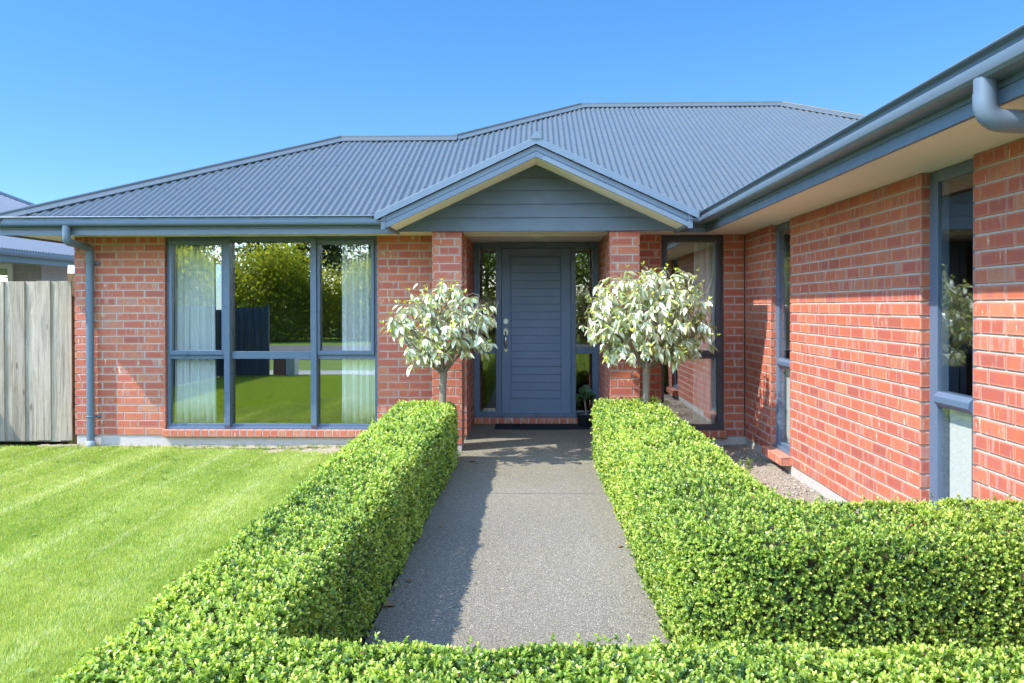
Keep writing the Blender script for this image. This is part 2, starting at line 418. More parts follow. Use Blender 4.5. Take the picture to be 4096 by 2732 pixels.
# between the big window and the porch, with the porch side wall
wall(((-1.774, YW, 0), X, NY, 1.001, dict(e0=1, e1=1, first=(0.11, 0.23))),
     ((-1.774, YW + REV, 0), NY, NX, REV, dict(e1=2)),
     ((-0.773, YW, 0), Y, X, YD - YW, dict(e0=2, first=(0.07, 0.23)))).build('brick_wall', house)
# right of the porch, with the other porch side wall
wall(((0.768, YW, 0), X, NY, 0.615, dict(e0=1, e1=1, first=(0.23, 0.07))),
     ((1.383, YW, 0), Y, X, REV, dict(e0=2)),
     ((0.768, YD, 0), NY, NX, YD - YW, dict(e1=2))).build('brick_wall', house)
wall(((2.070, YW, 0), X, NY, 0.222, dict(e0=1, first=(0.23, 0.11))),
     ((2.070, YW + REV, 0), NY, NX, REV, dict(e1=2))).build('brick_wall', house)
# the wing: three piers between two tall windows
wall(((X0, YW - 0.005, 0), NY, NX, YW - 0.005 - 8.501, dict(e1=1, first=(0.11, 0.23))),
     ((X0, 8.501, 0), X, NY, REV, dict(e0=2))).build('brick_wall', house)
wall(((X0, 7.867, 0), NY, NX, 2.657, dict(e0=1, e1=1, first=(0.23, 0.07), c0=1)),
     ((X0, 5.210, 0), X, NY, REV, dict(e0=2)), ((X0 + REV, 7.867, 0), NX, Y, REV, dict(e1=2))).build('brick_wall', house)
wall(((X0, 4.596, 0), NY, NX, 6.1, dict(e0=1, first=(0.15, 0.07))),
     ((X0 + REV, 4.596, 0), NX, Y, REV, dict(e1=2))).build('brick_wall', house)
for px in (-1.083, 0.762):                                            # two free-standing porch pillars
    w = 0.31; b = Bricks(); kw = dict(z0=ZB, z1=ZS - 0.018, e0=1, e1=2)
    b.panel((px, YP, 0), X, NY, w, first=(0.23, 0.07), **kw); b.panel((px + w, YP, 0), Y, X, w, first=(0.07, 0.23), **kw)
    b.panel((px + w, YP + w, 0), NX, Y, w, first=(0.23, 0.07), **kw); b.panel((px, YP + w, 0), NY, NX, w, first=(0.07, 0.23), **kw)
    pl = b.build('pillar', house)
    q = MB(); q.box(px + 0.006, px + w - 0.006, YP + 0.006, YP + w - 0.006, -0.05, ZB); q.build('footing', M['plinth'], pl)

# concrete foundation showing under the bricks
q = MB(); d = 0.012
q.box(-5.201 + d, -0.773 - d, YW + d, YW + 0.16, -0.12, ZB); q.box(-0.773 - 0.15, -0.773 - d, YW + 0.16, YD, -0.12, ZB)
q.box(0.768 + d, X0 + 0.1, YW + d, YW + 0.16, -0.12, ZB); q.box(0.768 + d, 0.768 + 0.15, YW + 0.16, YD, -0.12, ZB)
q.box(X0 + d, X0 + 0.16, -1.5, YW + d, -0.12, ZB); q.box(-5.201 + d, -5.05, YW + 0.16, YW + 2.6, -0.12, ZB)
bevel(q.build('foundation', M['plinth'], house), 0.008, 2)

# ------------------------------------------------------------------ windows
PT = 0.005
def pane(parent, x0, x1, z0, z1, y, axis='x', mat='glass'):
    q = MB()
    if axis == 'x': q.box(x0, x1, y, y + PT, z0, z1)
    else: q.box(y, y + PT, x0, x1, z0, z1)
    return q.build('pane', M[mat], parent)

def ring(q, x0, x1, z0, z1, y0, y1, wl, wr, wb, wt, axis='x'):
    def bx(a, b, c, d):
        if axis == 'x': q.box(a, b, y0, y1, c, d)
        else: q.box(y0, y1, a, b, c, d)
    bx(x0, x0 + wl, z0, z1); bx(x1 - wr, x1, z0, z1); bx(x0 + wl, x1 - wr, z0, z0 + wb); bx(x0 + wl, x1 - wr, z1 - wt, z1)

# the big window of six panes
FY = YW + 0.05
win = empty('window', (-2.97, FY, 0.19)); win.parent = house; win.matrix_parent_inverse = Matrix.Translation(-house.location)
q = MB(); ring(q, -4.168, -1.777, 0.185, ZS - 0.004, FY, FY + 0.07, 0.034, 0.034, 0.060, 0.052)
q.box(-4.134, -3.503, FY + 0.002, FY + 0.068, 0.978, 1.030); q.box(-3.435, -2.522, FY + 0.002, FY + 0.068, 0.978, 1.060); q.box(-2.458, -1.811, FY + 0.002, FY + 0.068, 0.978, 1.030)
q.box(-4.160, -1.785, FY - 0.030, FY - 0.002, 0.188, 0.214)
bevel(q.build('frame', M['frame'], win))
for xm in (-3.469, -2.490):
    q = MB(); q.prism([(FY - 0.055, 0.235), (FY - 0.055, ZS - 0.03), (FY + 0.066, ZS - 0.03), (FY + 0.066, 0.20), (FY - 0.032, 0.20)], xm - 0.033, xm + 0.033, plane='yz')
    bevel(q.build('mullion', M['frame'], win))
for a, b in ((-4.132, -3.504), (-2.456, -1.813)):
    q = MB(); ring(q, a, b, 1.024, ZS - 0.045, FY - 0.026, FY + 0.030, 0.030, 0.034, 0.046, 0.044)
    bevel(q.build('sash', M['frame'], win))
for g in ((-4.104, -3.536, 1.068, 2.268), (-3.437, -2.521, 1.058, 2.303), (-2.428, -1.845, 1.068, 2.268),
          (-4.136, -3.500, 0.243, 0.980), (-3.437, -2.521, 0.243, 0.980), (-2.459, -1.809, 0.243, 0.980)):
    pane(win, *g, FY + 0.034)
b = Bricks(); b.rowlock((-4.19, YW, 0), X, NY, 2.435, 0.112, 0.076); b.build('sill', win)
# right front window, two panes
win = empty('window', (1.73, FY, 0.19)); win.parent = house; win.matrix_parent_inverse = Matrix.Translation(-house.location)
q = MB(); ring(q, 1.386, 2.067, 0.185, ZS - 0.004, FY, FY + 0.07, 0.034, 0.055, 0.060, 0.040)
q.box(1.42, 2.012, FY + 0.002, FY + 0.068, 0.978, 1.030)
bevel(q.build('frame', M['shade_tinted_frame'], win))
q = MB(); ring(q, 1.414, 2.036, 1.024, ZS - 0.038, FY - 0.024, FY + 0.030, 0.038, 0.050, 0.046, 0.042); bevel(q.build('sash', M['shade_tinted_frame'], win))
pane(win, 1.450, 1.988, 1.068, 2.275, FY + 0.034); pane(win, 1.418, 2.014, 0.243, 0.980, FY + 0.034)
b = Bricks(); b.rowlock((1.36, YW, 0), X, NY, 0.73, 0.112, 0.076); b.build('sill', win)
# two tall narrow windows in the wing
FX = X0 + 0.05
for ya, yb in ((7.867, 8.501), (4.596, 5.210)):
    win = empty('window', (FX, (ya + yb) / 2, 0.19)); win.parent = house; win.matrix_parent_inverse = Matrix.Translation(-house.location)
    q = MB(); ring(q, ya + 0.003, yb - 0.003, 0.185, ZS - 0.004, FX, FX + 0.07, 0.100, 0.100, 0.070, 0.065, 'y')
    q.prism([(FX - 0.022, 1.035), (FX - 0.022, 1.00), (FX + 0.004, 0.972), (FX + 0.068, 0.972), (FX + 0.068, 1.060), (FX + 0.004, 1.060)], ya + 0.104, yb - 0.104)
    q.box(FX - 0.03, FX - 0.002, ya + 0.006, yb - 0.006, 0.188, 0.220)
    bevel(q.build('frame', M['frame'], win))
    pane(win, ya + 0.101, yb - 0.101, 1.056, 2.290, FX + 0.013, 'y', 'clear_glass'); pane(win, ya + 0.101, yb - 0.101, 0.252, 0.976, FX + 0.013, 'y', 'clear_glass')
    q = MB(); q.box(FX + 0.075, FX + 0.09, yb - 0.36, yb - 0.075, 0.20, 0.972); q.build('blind', M['blind'], win)
    q = MB(); q.box(FX + 0.071, FX + 0.10, ya + 0.02, yb - 0.362, 0.20, 0.974); q.build('lining_board', M['timber_brown'], win)
    b = Bricks(); b.rowlock((X0, yb + 0.02, 0), NY, NX, yb - ya + 0.04, 0.112, 0.076, proj=0.085, back=0.05); b.build('sill', win)

# ------------------------------------------------------------------ front door, its frame and the sidelights
dfr = empty('door_frame', (0, YD, 0.11)); dfr.parent = house; dfr.matrix_parent_inverse = Matrix.Translation(-house.location)
q = MB(); zt, zb_ = 2.348, 0.195
q.box(-0.773, -0.700, YD - 0.04, YD + 0.08, zb_, zt); q.box(0.690, 0.768, YD - 0.04, YD + 0.08, zb_, zt)
q.box(-0.700, 0.690, YD - 0.04, YD + 0.08, 2.285, zt); q.box(-0.700, -0.498, YD - 0.038, YD + 0.08, zb_, 0.262); q.box(0.486, 0.690, YD - 0.038, YD + 0.08, zb_, 0.262)
for a, b_ in ((-0.498, -0.428), (0.428, 0.488)): q.box(a, b_, YD - 0.058, YD + 0.08, zb_ + 0.003, 2.283)
q.box(-0.700, -0.500, YD - 0.030, YD + 0.07, 0.978, 1.052); q.box(0.490, 0.690, YD - 0.030, YD + 0.07, 0.978, 1.052)
q.box(-0.428, 0.428, YD - 0.05, YD + 0.08, zb_ + 0.001, 0.236)
bevel(q.build('jamb', M['frame'], dfr))
for x0, x1 in ((-0.702, -0.496), (0.486, 0.692)):
    pane(dfr, x0, x1, 1.050, 2.287, YD + 0.03, 'x', 'door_glass'); pane(dfr, x0, x1, 0.260, 0.980, YD + 0.03, 'x', 'door_glass')
b = Bricks(); b.rowlock((-0.766, YD - 0.03, 0), X, NY, 1.528, 0.112, 0.080, w=0.085, proj=0.035, back=0.06); b.build('threshold', dfr)
door = MB(); y0 = YD - 0.024; y1 = YD + 0.03
px0, px1, pz0, pz1 = -0.322, 0.312, 0.415, 2.190
door.box(-0.426, px0, y0, y1, 0.238, 2.281); door.box(px1, 0.426, y0, y1, 0.238, 2.281)
door.box(px0, px1, y0, y1, 0.238, pz0); door.box(px0, px1, y0, y1, pz1, 2.281)
nb = 18; step = (pz1 - pz0 - 0.03) / nb
for i in range(nb):                                                    # the boards of the panel, a groove between each two
    door.box(px0 + 0.012, px1 - 0.012, y0 + 0.012, y1 - 0.004, pz0 + 0.015 + i * step, pz0 + 0.015 + (i + 1) * step - 0.007)
door.box(px0, px1, y0 + 0.022, y1 - 0.006, pz0, pz1)
for a, b_, c, d_ in ((px0, px0 + 0.012, pz0, pz1), (px1 - 0.012, px1, pz0, pz1), (px0 + 0.012, px1 - 0.012, pz0, pz0 + 0.013), (px0 + 0.012, px1 - 0.012, pz1 - 0.013, pz1)):
    door.box(a, b_, y0 - 0.006, y0 + 0.021, c, d_)
dob = bevel(door.build('door', M['door'], house), 0.003, 2)
def oval(q, cx, cz, rx, rz, y0, y1, seg=24):
    pr = [(1.0, y1), (1.0, y0 + 0.003), (0.93, y0), (0.001, y0)]
    rows = [[(cx + rx * k * math.cos(2 * math.pi * i / seg), y, cz + rz * k * math.sin(2 * math.pi * i / seg)) for i in range(seg)] for k, y in pr]
    q.grid(rows, 0, False, True)
hx = -0.376
q = MB(); oval(q, hx, 1.378, 0.033, 0.038, y0 - 0.012, y0 - 0.0005); oval(q, hx, 1.374, 0.022, 0.022, y0 - 0.026, y0 - 0.0115); oval(q, hx, 1.374, 0.010, 0.010, y0 - 0.029, y0 - 0.0255)
q.build('deadbolt', M['steel'], dob)
q = MB(); oval(q, hx, 1.247, 0.034, 0.052, y0 - 0.014, y0 - 0.0005); oval(q, hx, 1.030, 0.023, 0.032, y0 - 0.012, y0 - 0.0005)
q.tube([(hx, y0 - 0.012, 1.222), (hx, y0 - 0.045, 1.205), (hx, y0 - 0.058, 1.160), (hx, y0 - 0.055, 1.105), (hx, y0 - 0.038, 1.062), (hx, y0 - 0.010, 1.036)], [0.010, 0.013, 0.017, 0.015, 0.010, 0.008], 12)
q.tube([(hx, y0 - 0.013, 1.243), (hx, y0 - 0.036, 1.240), (hx, y0 - 0.040, 1.232)], [0.010, 0.012, 0.008], 10)
q.build('handle', M['steel'], dob)

# ------------------------------------------------------------------ eaves: soffit, fascia, gutter
q = MB(); s0, s1 = ZS + 0.001, ZS + 0.013
q.box(-5.201 - 0.515, -1.44, YW - 0.515, YW + 0.12, s0, s1); q.box(-5.201 - 0.515, -5.15, YW + 0.12, YW + 5.9, s0, s1)
q.box(-1.44, 1.44, YP - 0.005, YD + 0.15, s0, s1); q.box(1.44, X0 - 0.001, YW - 0.515, YW + 0.12, s0, s1)
q.box(X0 - 0.515, X0 - 0.001, -1.5, YW - 0.515, s0, s1); q.box(X0 - 0.001, X0 + 0.14, -1.5, YW + 0.12, s0, s1)
q.box(-0.772, 0.767, YW - 0.02, YW + 0.012, ZS - 0.008, s0 - 0.0005)
sof = q.build('soffit', M['soffit'], house)
q = MB(); q.lathe([(0.062, 0.0), (0.062, -0.008), (0.050, -0.012), (0.048, -0.004)], (0.03, 9.81, ZS), 24); q.lathe([(0.049, -0.006), (0.001, -0.005)], (0.03, 9.81, ZS), 24)
q.build('downlight', M['lamp'], house)

def sweep(q, prof, path, m=0, smooth=False, caps=True):
    """profile points (outwards to the right of the path, height) along a plan polyline with mitred corners"""
    rows = []
    P = [Vector(p) for p in path]
    for i, p in enumerate(P):
        dirs = []
        if i > 0: dirs.append((P[i] - P[i - 1]).normalized())
        if i < len(P) - 1: dirs.append((P[i + 1] - P[i]).normalized())
        ns = [Vector((d.y, -d.x)) for d in dirs]
        nn = ns[0] if len(ns) == 1 else (ns[0] + ns[1]) / (1 + ns[0].dot(ns[1]))
        rows.append([(p.x + nn.x * o, p.y + nn.y * o, z) for o, z in prof])
    q.grid(rows, m, smooth, True)
    if caps: q.face(rows[0][::-1], m); q.face(rows[-1], m)

left_eave = [(-5.201, YW + 5.9), (-5.201, YW), (-1.44, YW)]
right_eave = [(1.44, YW), (X0, YW), (X0, -1.5)]
z = ZS
fprof = [(0.500, z - 0.022), (0.522, z - 0.022), (0.522, z + 0.030), (0.516, z + 0.033), (0.516, z + 0.038), (0.522, z + 0.041), (0.522, z + 0.125), (0.500, z + 0.125)]
gprof = [(0.5225, z + 0.150), (0.5225, z + 0.066), (0.585, z + 0.064), (0.606, z + 0.068), (0.620, z + 0.080), (0.626, z + 0.098), (0.626, z + 0.118), (0.621, z + 0.124), (0.617, z + 0.130), (0.617, z + 0.146),
         (0.628, z + 0.151), (0.645, z + 0.152), (0.648, z + 0.157), (0.644, z + 0.162), (0.626, z + 0.160), (0.611, z + 0.150), (0.611, z + 0.128), (0.619, z + 0.117), (0.619, z + 0.098), (0.613, z + 0.084), (0.602, z + 0.075), (0.585, z + 0.071), (0.530, z + 0.072), (0.529, z + 0.150)]
for pth in (left_eave, right_eave):
    fas = MB(); sweep(fas, fprof, pth); fas.build('fascia', M['trim'], house)
for pth in ([(1.58, YW), (X0, YW), (X0, -1.5)], left_eave):
    gut = MB(); sweep(gut, gprof, pth, 0, True); g_ob = gut.build('gutter', M['trim'], house)
    m = g_ob.modifiers.new('edges', 'EDGE_SPLIT'); m.split_angle = R(28)

# ------------------------------------------------------------------ corrugated steel roof
WL, AMP = 0.0762, 0.0116
def sheet(q, u0, u1, P, v0, v1, seg=8, lap=10):
    """corrugated sheet: P(u, v) gives the plan point, v runs up the slope in plan; columns cut to v0(u)..v1(u)"""
    n = int(round((u1 - u0) / WL * seg)); a = []; b = []
    for i in range(n + 1):
        u = u0 + (u1 - u0) * i / n; ph = u / WL * 2 * math.pi
        dz = AMP * math.cos(ph) + 0.0065 * ((u / WL / lap) % 1.0)
        lo, hi = v0(u), v1(u)
        if hi < lo: hi = lo
        A = P(u, lo); B = P(u, hi); a.append((A[0], A[1], ZE + T * lo + dz)); b.append((B[0], B[1], ZE + T * hi + dz))
    q.grid([a, b], 0, True)

def front_top(x):
    if x < -2.731: return x - XE
    if x < -1.144: return 3.05
    if x < 0.726: return 3.05 + (x + 1.144)
    if x < 3.94: return 4.92
    return 8.86 - x
def front_low(x): return -0.03 if x < XR else x - XR
rf = MB()
sheet(rf, XE, 5.285, lambda u, v: (u, YE + v), front_low, front_top)
sheet(rf, 0, 6.10, lambda u, v: (XE + v, YE + u), lambda u: -0.03, lambda u: min(u, 6.1 - u))
sheet(rf, 0, 14.0, lambda u, v: (XR + v, 12.546 - u), lambda u: max(-0.03, 3.57 - u), lambda u: 3.57)
zf = lambda s: ZE + T * s
rf.face([(XE, YE + 6.1, ZE), (XE + 3.05, YE + 3.05, zf(3.05)), (-1.144, YE + 3.05, zf(3.05)), (-1.144, YE + 6.1, ZE)])
rf.face([(-1.144, YE + 3.05, zf(3.05)), (0.726, YE + 4.92, zf(4.92)), (-1.144, YE + 6.79, zf(3.05))])
rf.face([(0.726, YE + 4.92, zf(4.92)), (3.94, YE + 4.92, zf(4.92)), (8.86, YE + 9.84, ZE), (-4.19, YE + 9.84, ZE)])
rf.face([(3.94, YE + 4.92, zf(4.92)), (5.29, YE + 3.57, zf(3.57)), (8.86, YE, ZE), (8.86, YE + 9.84, ZE)])
rf.face([(5.29, YE + 3.57, zf(3.57)), (5.29, -1.45, zf(3.57)), (8.86, -1.45, ZE), (8.86, YE, ZE)])
# hex screws in rows along the purlins
def screw(q, x, y, zc):
    k = 6; r = 0.0068
    rows = [[(x + rr * math.cos(i * math.pi / 3), y + rr * math.sin(i * math.pi / 3), zc + h + T * rr * math.sin(i * math.pi / 3)) for i in range(k)] for rr, h in ((r * 1.5, 0.0), (r * 1.5, 0.0025), (r, 0.0025), (r, 0.009))]
    q.grid(rows, 0, False, True); q.face(rows[-1])
for v in (0.10, 0.95, 1.80, 2.65, 3.5, 4.35, 4.72):
    i = math.ceil(XE / WL)
    while i * WL < 5.2:
        x = i * WL
        if front_low(x) + 0.05 < v < front_top(x) - 0.12: screw(rf, x, YE + v, zf(v) + AMP + 0.0065 * ((x / WL / 10) % 1.0) - 0.001)
        i += 2 if v < 4.6 else 4
roof = rf.build('roof', M['roof'], house)

def cap(P0, P1, wa, wb, na, nb, wing=0.135, name='ridge_cap', lift=0.011):
    """roll-top flashing between P0 and P1; wa/wb run down the two slopes, na/nb are their normals"""
    P0, P1, wa, wb, na, nb = map(Vector, (P0, P1, wa, wb, na, nb))
    wa.normalize(); wb.normalize(); na.normalize(); nb.normalize(); up = (na + nb).normalized(); out = (wb - wa).normalized()
    pr = [wa * wing + na * (lift - 0.012), wa * (wing + 0.004) + na * lift, wa * wing + na * (lift + 0.004), wa * 0.030 + na * (lift + 0.006)]
    for k in range(9):
        a = math.pi * (1.12 - 1.24 * k / 8)
        pr.append(up * (0.030 + 0.021 * math.sin(a)) + out * (0.021 * math.cos(a)))
    pr += [wb * 0.030 + nb * (lift + 0.006), wb * wing + nb * (lift + 0.004), wb * (wing + 0.004) + nb * lift, wb * wing + nb * (lift - 0.012)]
    q = MB(); L = (P1 - P0); k = max(1, int(L.length / 0.305))
    q.grid([[P0 + p for p in pr], [P1 + p for p in pr]], 0, True)
    q.face([P0 + p for p in pr]); q.face([P1 + p for p in pr][::-1])
    for i in range(1, k):                                              # rivet heads along both wings
        for w, nn in ((wa, na), (wb, nb)):
            c = P0 + L * (i / k) + w * (wing - 0.018) + nn * (lift + 0.004)
            q.box(c.x - 0.005, c.x + 0.005, c.y - 0.005, c.y + 0.005, c.z - 0.003, c.z + 0.006)
    o = q.build(name, M['roof'], roof)
    m = o.modifiers.new('edges', 'EDGE_SPLIT'); m.split_angle = R(40)
    return o
nF, nL, nBk, nRt = (0, -T, 1), (-T, 0, 1), (0, T, 1), (T, 0, 1)
def hipwings(h, na, nb):
    h = Vector(h).normalized(); a = Vector(na).cross(h); b = Vector(nb).cross(h)
    if a.z > 0: a = -a
    if b.z > 0: b = -b
    return a, b
def capline(A, B, na, nb, **k):
    a, b = hipwings(Vector(B) - Vector(A), na, nb); cap(A, B, a, b, na, nb, **k)
capline((XE, YE, ZE + AMP), (XE + 3.05, YE + 3.05, zf(3.05) + AMP), nF, nL)
capline((XE + 3.05, YE + 3.05, zf(3.05) + AMP), (-1.10, YE + 3.05, zf(3.05) + AMP), nF, nBk)
capline((-1.144, YE + 3.05, zf(3.05) + AMP), (0.726, YE + 4.92, zf(4.92) + AMP), nF, nL)
capline((0.726, YE + 4.92, zf(4.92) + AMP), (3.94, YE + 4.92, zf(4.92) + AMP), nF, nBk)
capline((3.94, YE + 4.92, zf(4.92) + AMP), (5.29, YE + 3.57, zf(3.57) + AMP), nF, nRt)
capline((5.29, YE + 3.57, zf(3.57) + AMP), (5.29, -1.45, zf(3.57) + AMP), nL, nRt)

# clips that hold the gutter, seen over its front lip
for i in range(7):
    x = -5.36 + i * 0.605; q = MB()
    q.prism([(YE - 0.055, ZE + 0.012), (YE + 0.03, ZE + 0.040), (YE + 0.03, ZE + 0.044), (YE - 0.058, ZE + 0.017)], x - 0.03, x + 0.03, plane='yz')
    q.build('gutter_clip', M['trim'], g_ob)

# ------------------------------------------------------------------ gabled porch roof
gab = empty('porch_gable', (0, 8.35, ZS)); gab.parent = house; gab.matrix_parent_inverse = Matrix.Translation(-house.location)
ZA = CAM_Z + 1.640                     # top of the sloping edge at the middle
GF = 8.350                             # front of the barge boards
HW = 1.500
def chevron(q, ztop, zbot, y0, y1, w0, m=0, split=0.0):
    """a slanting band on both sides of the middle: its top and bottom lines given by their height at x = 0"""
    for sx in (-1, 1):
        q.prism([(0, ztop), (sx * w0, ztop - T * w0), (sx * w0, zbot - T * w0), (0, zbot)][::sx], y0, y1, m)
q = MB()
chevron(q, ZA - 0.070, ZA - 0.128, GF, GF + 0.022, HW); chevron(q, ZA - 0.1335, ZA - 0.1365, GF + 0.004, GF + 0.022, HW); chevron(q, ZA - 0.128, ZA - 0.1335, GF + 0.005, GF + 0.022, HW)
chevron(q, ZA - 0.1365, ZA - 0.188, GF - 0.003, GF + 0.022, HW)
for sx in (-1, 1):
    x = sx * (HW - 0.012); zz = ZA - T * HW
    q.box(min(x - 0.022, x + 0.022), max(x - 0.022, x + 0.022), GF - 0.010, GF + 0.030, zz - 0.186, zz - 0.045)
bevel(q.build('barge_board', M['trim'], gab), 0.002, 2)
q = MB(); chevron(q, ZA, ZA - 0.066, GF - 0.036, GF - 0.030, 1.565); chevron(q, ZA + 0.004, ZA - 0.002, GF - 0.034, GF + 0.13, 1.565)
chevron(q, ZA - 0.064, ZA - 0.069, GF - 0.040, GF - 0.026, 1.565)
for i in (0.35, 0.72, 1.08, 1.42):
    for sx in (-1, 1):
        zz = ZA - 0.055 - T * i; q.box(sx * i - 0.005, sx * i + 0.005, GF - 0.043, GF - 0.035, zz - 0.005, zz + 0.005)
bevel(q.build('edge_flashing', M['trim'], gab), 0.002, 2)
q = MB(); q.prism([(-0.050, ZA - 0.02), (0.050, ZA - 0.02), (0.040, ZA + 0.012), (0.022, ZA + 0.028), (0.018, ZA + 0.048), (-0.018, ZA + 0.048), (-0.022, ZA + 0.028), (-0.040, ZA + 0.012)], GF - 0.044, GF + 0.02)
q.build('ridge_end', M['trim'], gab)
q = MB(); chevron(q, ZA - 0.160, ZA - 0.172, GF + 0.022, YP + 0.02, HW - 0.012); q.build('gable_soffit', M['soffit'], gab)
# weatherboards: each board leans out over the one below
q = MB(); zc0 = CAM_Z + 0.782; yc = YP - 0.02; ap = CAM_Z + 1.505
zz = zc0; first = True
while zz < ap - 0.02:
    z1 = min(zz + 0.1395, ap); w0 = (ap - zz) / T + 0.03; w1 = max(0.001, (ap - z1) / T + 0.03)
    n = len(q.v)
    pts = [(-w0, yc - 0.016, zz), (w0, yc - 0.016, zz), (w1, yc - 0.001, z1), (-w1, yc - 0.001, z1)]
    q.face(pts); q.face([(-w0, yc + 0.02, zz), (w0, yc + 0.02, zz), (w0, yc - 0.016, zz), (-w0, yc - 0.016, zz)])
    zz += 0.1395
q.face([(-1.50, yc + 0.03, zc0), (1.50, yc + 0.03, zc0), (0, yc + 0.03, ap)][::-1])
q.build('weatherboards', M['cladding'], gab)
# roof sheets, side fascias and gutters
q = MB(); RZ = ZA - 0.02
for sx in (-1, 1):
    def Pg(u, sx=sx): return u
    n = int((10.9 - GF) / WL * 8); a = []; b = []
    for i in range(n + 1):
        y = GF + i * WL / 8; dz = AMP * math.cos(2 * math.pi * i / 8)
        lo = 1.60; ridge = RZ
        # stops where it meets the main roof
        vy = (y - YE) * T + ZE
        xm = min(lo, max(0.0, (RZ - vy) / T)) if y > YE else lo
        a.append((sx * 0.0, y, max(RZ, 0) + dz) if xm > 0 else (0, y, RZ + dz)); b.append((sx * xm, y, RZ - T * xm + dz))
    q.grid([a, b], 0, True)
q.build('porch_roof', M['roof'], gab)
cap((0, GF - 0.02, RZ + AMP), (0, 10.4, RZ + AMP), (-1, 0, -T), (1, 0, -T), (-T, 0, 1), (T, 0, 1), name='ridge_cap')
gp = [(o - 0.5225, zz - z + ZS - 0.020) for o, zz in gprof]
for sx in (-1, 1):
    x = sx * 1.457; q = MB()
    q.box(min(x - 0.012, x + 0.012), max(x - 0.012, x + 0.012), GF + 0.031, YW - 0.5225, ZS - 0.030, ZS + 0.10)
    q.build('fascia', M['trim'], gab)
    q = MB(); pp = [(sx * 1.470, YW - 0.64), (sx * 1.470, GF - 0.028)]
    sweep(q, gp, pp[::-1] if sx > 0 else pp, 0, True)
    o = q.build('gutter', M['trim'], gab); m = o.modifiers.new('edges', 'EDGE_SPLIT'); m.split_angle = R(28)

# ------------------------------------------------------------------ downpipes
def bend(pts, r=0.05, k=5):
    out = [Vector(pts[0])]
    for a, b, c in zip(pts, pts[1:], pts[2:]):
        a, b, c = Vector(a), Vector(b), Vector(c); p = b + (a - b).normalized() * r; s = b + (c - b).normalized() * r
        for i in range(k + 1):
            t = i / k; out.append(p * (1 - t) ** 2 + b * 2 * t * (1 - t) + s * t * t)
    return out + [Vector(pts[-1])]
q = MB(); xa, ya_, xb, yb_ = -4.972, YW - 0.575, -4.990, YW - 0.065
q.tube(bend([(xa, ya_, ZS + 0.075), (xa, ya_, ZS - 0.095), (xb, yb_, ZS - 0.125), (xb, yb_, 0.0)], 0.055), 0.0415, 18)
dp = q.build('downpipe', M['trim'], house)
q = MB(); q.lathe([(0.056, 0.0), (0.056, 0.052), (0.050, 0.055), (0.042, 0.055)], (xb, yb_, 0.015), 20); q.build('collar', m_plain('grey_pvc', (0.30, 0.33, 0.36), 0.5), dp)
for zz in (2.057, 0.339):
    q = MB(); q.box(xb + 0.030, xb + 0.085, YW - 0.022, YW - 0.003, zz - 0.014, zz + 0.014); q.box(xb + 0.062, xb + 0.070, YW - 0.028, YW - 0.022, zz - 0.004, zz + 0.004)
    q.tube([(xb + 0.044 * math.cos(a), yb_ + 0.044 * math.sin(a), zz) for a in np.linspace(-3.0, 0.9, 12)], 0.006, 6)
    q.build('bracket', M['trim'], dp)
xa, ya_ = X0 - 0.585, 3.335
q = MB(); q.tube(bend([(xa, ya_, ZS + 0.072), (xa, ya_, ZS - 0.085), (X0 - 0.065, ya_ - 0.02, ZS - 0.120), (X0 - 0.065, ya_ - 0.02, 0.0)], 0.07, 7), 0.0415, 20)
dp = q.build('downpipe', M['trim'], house)
q = MB(); q.tube(bend([(xa, ya_, ZS + 0.015), (xa, ya_, ZS - 0.085), (xa + 0.14, ya_ - 0.004, ZS - 0.094)], 0.07, 7), 0.0445, 20); q.build('elbow', M['trim'], dp)

# ------------------------------------------------------------------ rooms behind the glass
def room(x0, x1, y0, y1, z0=0.13, z1=ZS + 0.02, open_side=None, hole=None):
    q = MB()
    q.face([(x0, y0, z0), (x1, y0, z0), (x1, y1, z0), (x0, y1, z0)], 1); q.face([(x0, y1, z1), (x1, y1, z1), (x1, y0, z1), (x0, y0, z1)])
    if hole:
        a, b, c, d = hole
        for p in ((x0, a, z0, z1), (b, x1, z0, z1), (a, b, z0, c), (a, b, d, z1)):
            q.face([(p[1], y1, p[2]), (p[0], y1, p[2]), (p[0], y1, p[3]), (p[1], y1, p[3])])
    else: q.face([(x1, y1, z0), (x0, y1, z0), (x0, y1, z1), (x1, y1, z1)])
    if open_side != 'y': q.face([(x0, y0, z0), (x1, y0, z0), (x1, y0, z1), (x0, y0, z1)])
    if open_side != 'x': q.face([(x0, y1, z0), (x0, y0, z0), (x0, y0, z1), (x0, y1, z1)])
    q.face([(x1, y0, z0), (x1, y1, z0), (x1, y1, z1), (x1, y0, z1)])
    return q.build('room', [M['room'], M['room_floor']], house)
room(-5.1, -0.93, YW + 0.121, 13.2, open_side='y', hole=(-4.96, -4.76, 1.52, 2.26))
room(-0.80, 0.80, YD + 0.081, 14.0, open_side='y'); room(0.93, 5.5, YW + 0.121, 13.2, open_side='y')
room(X0 + 0.121, 6.0, -1.3, YW + 0.10, open_side='x')
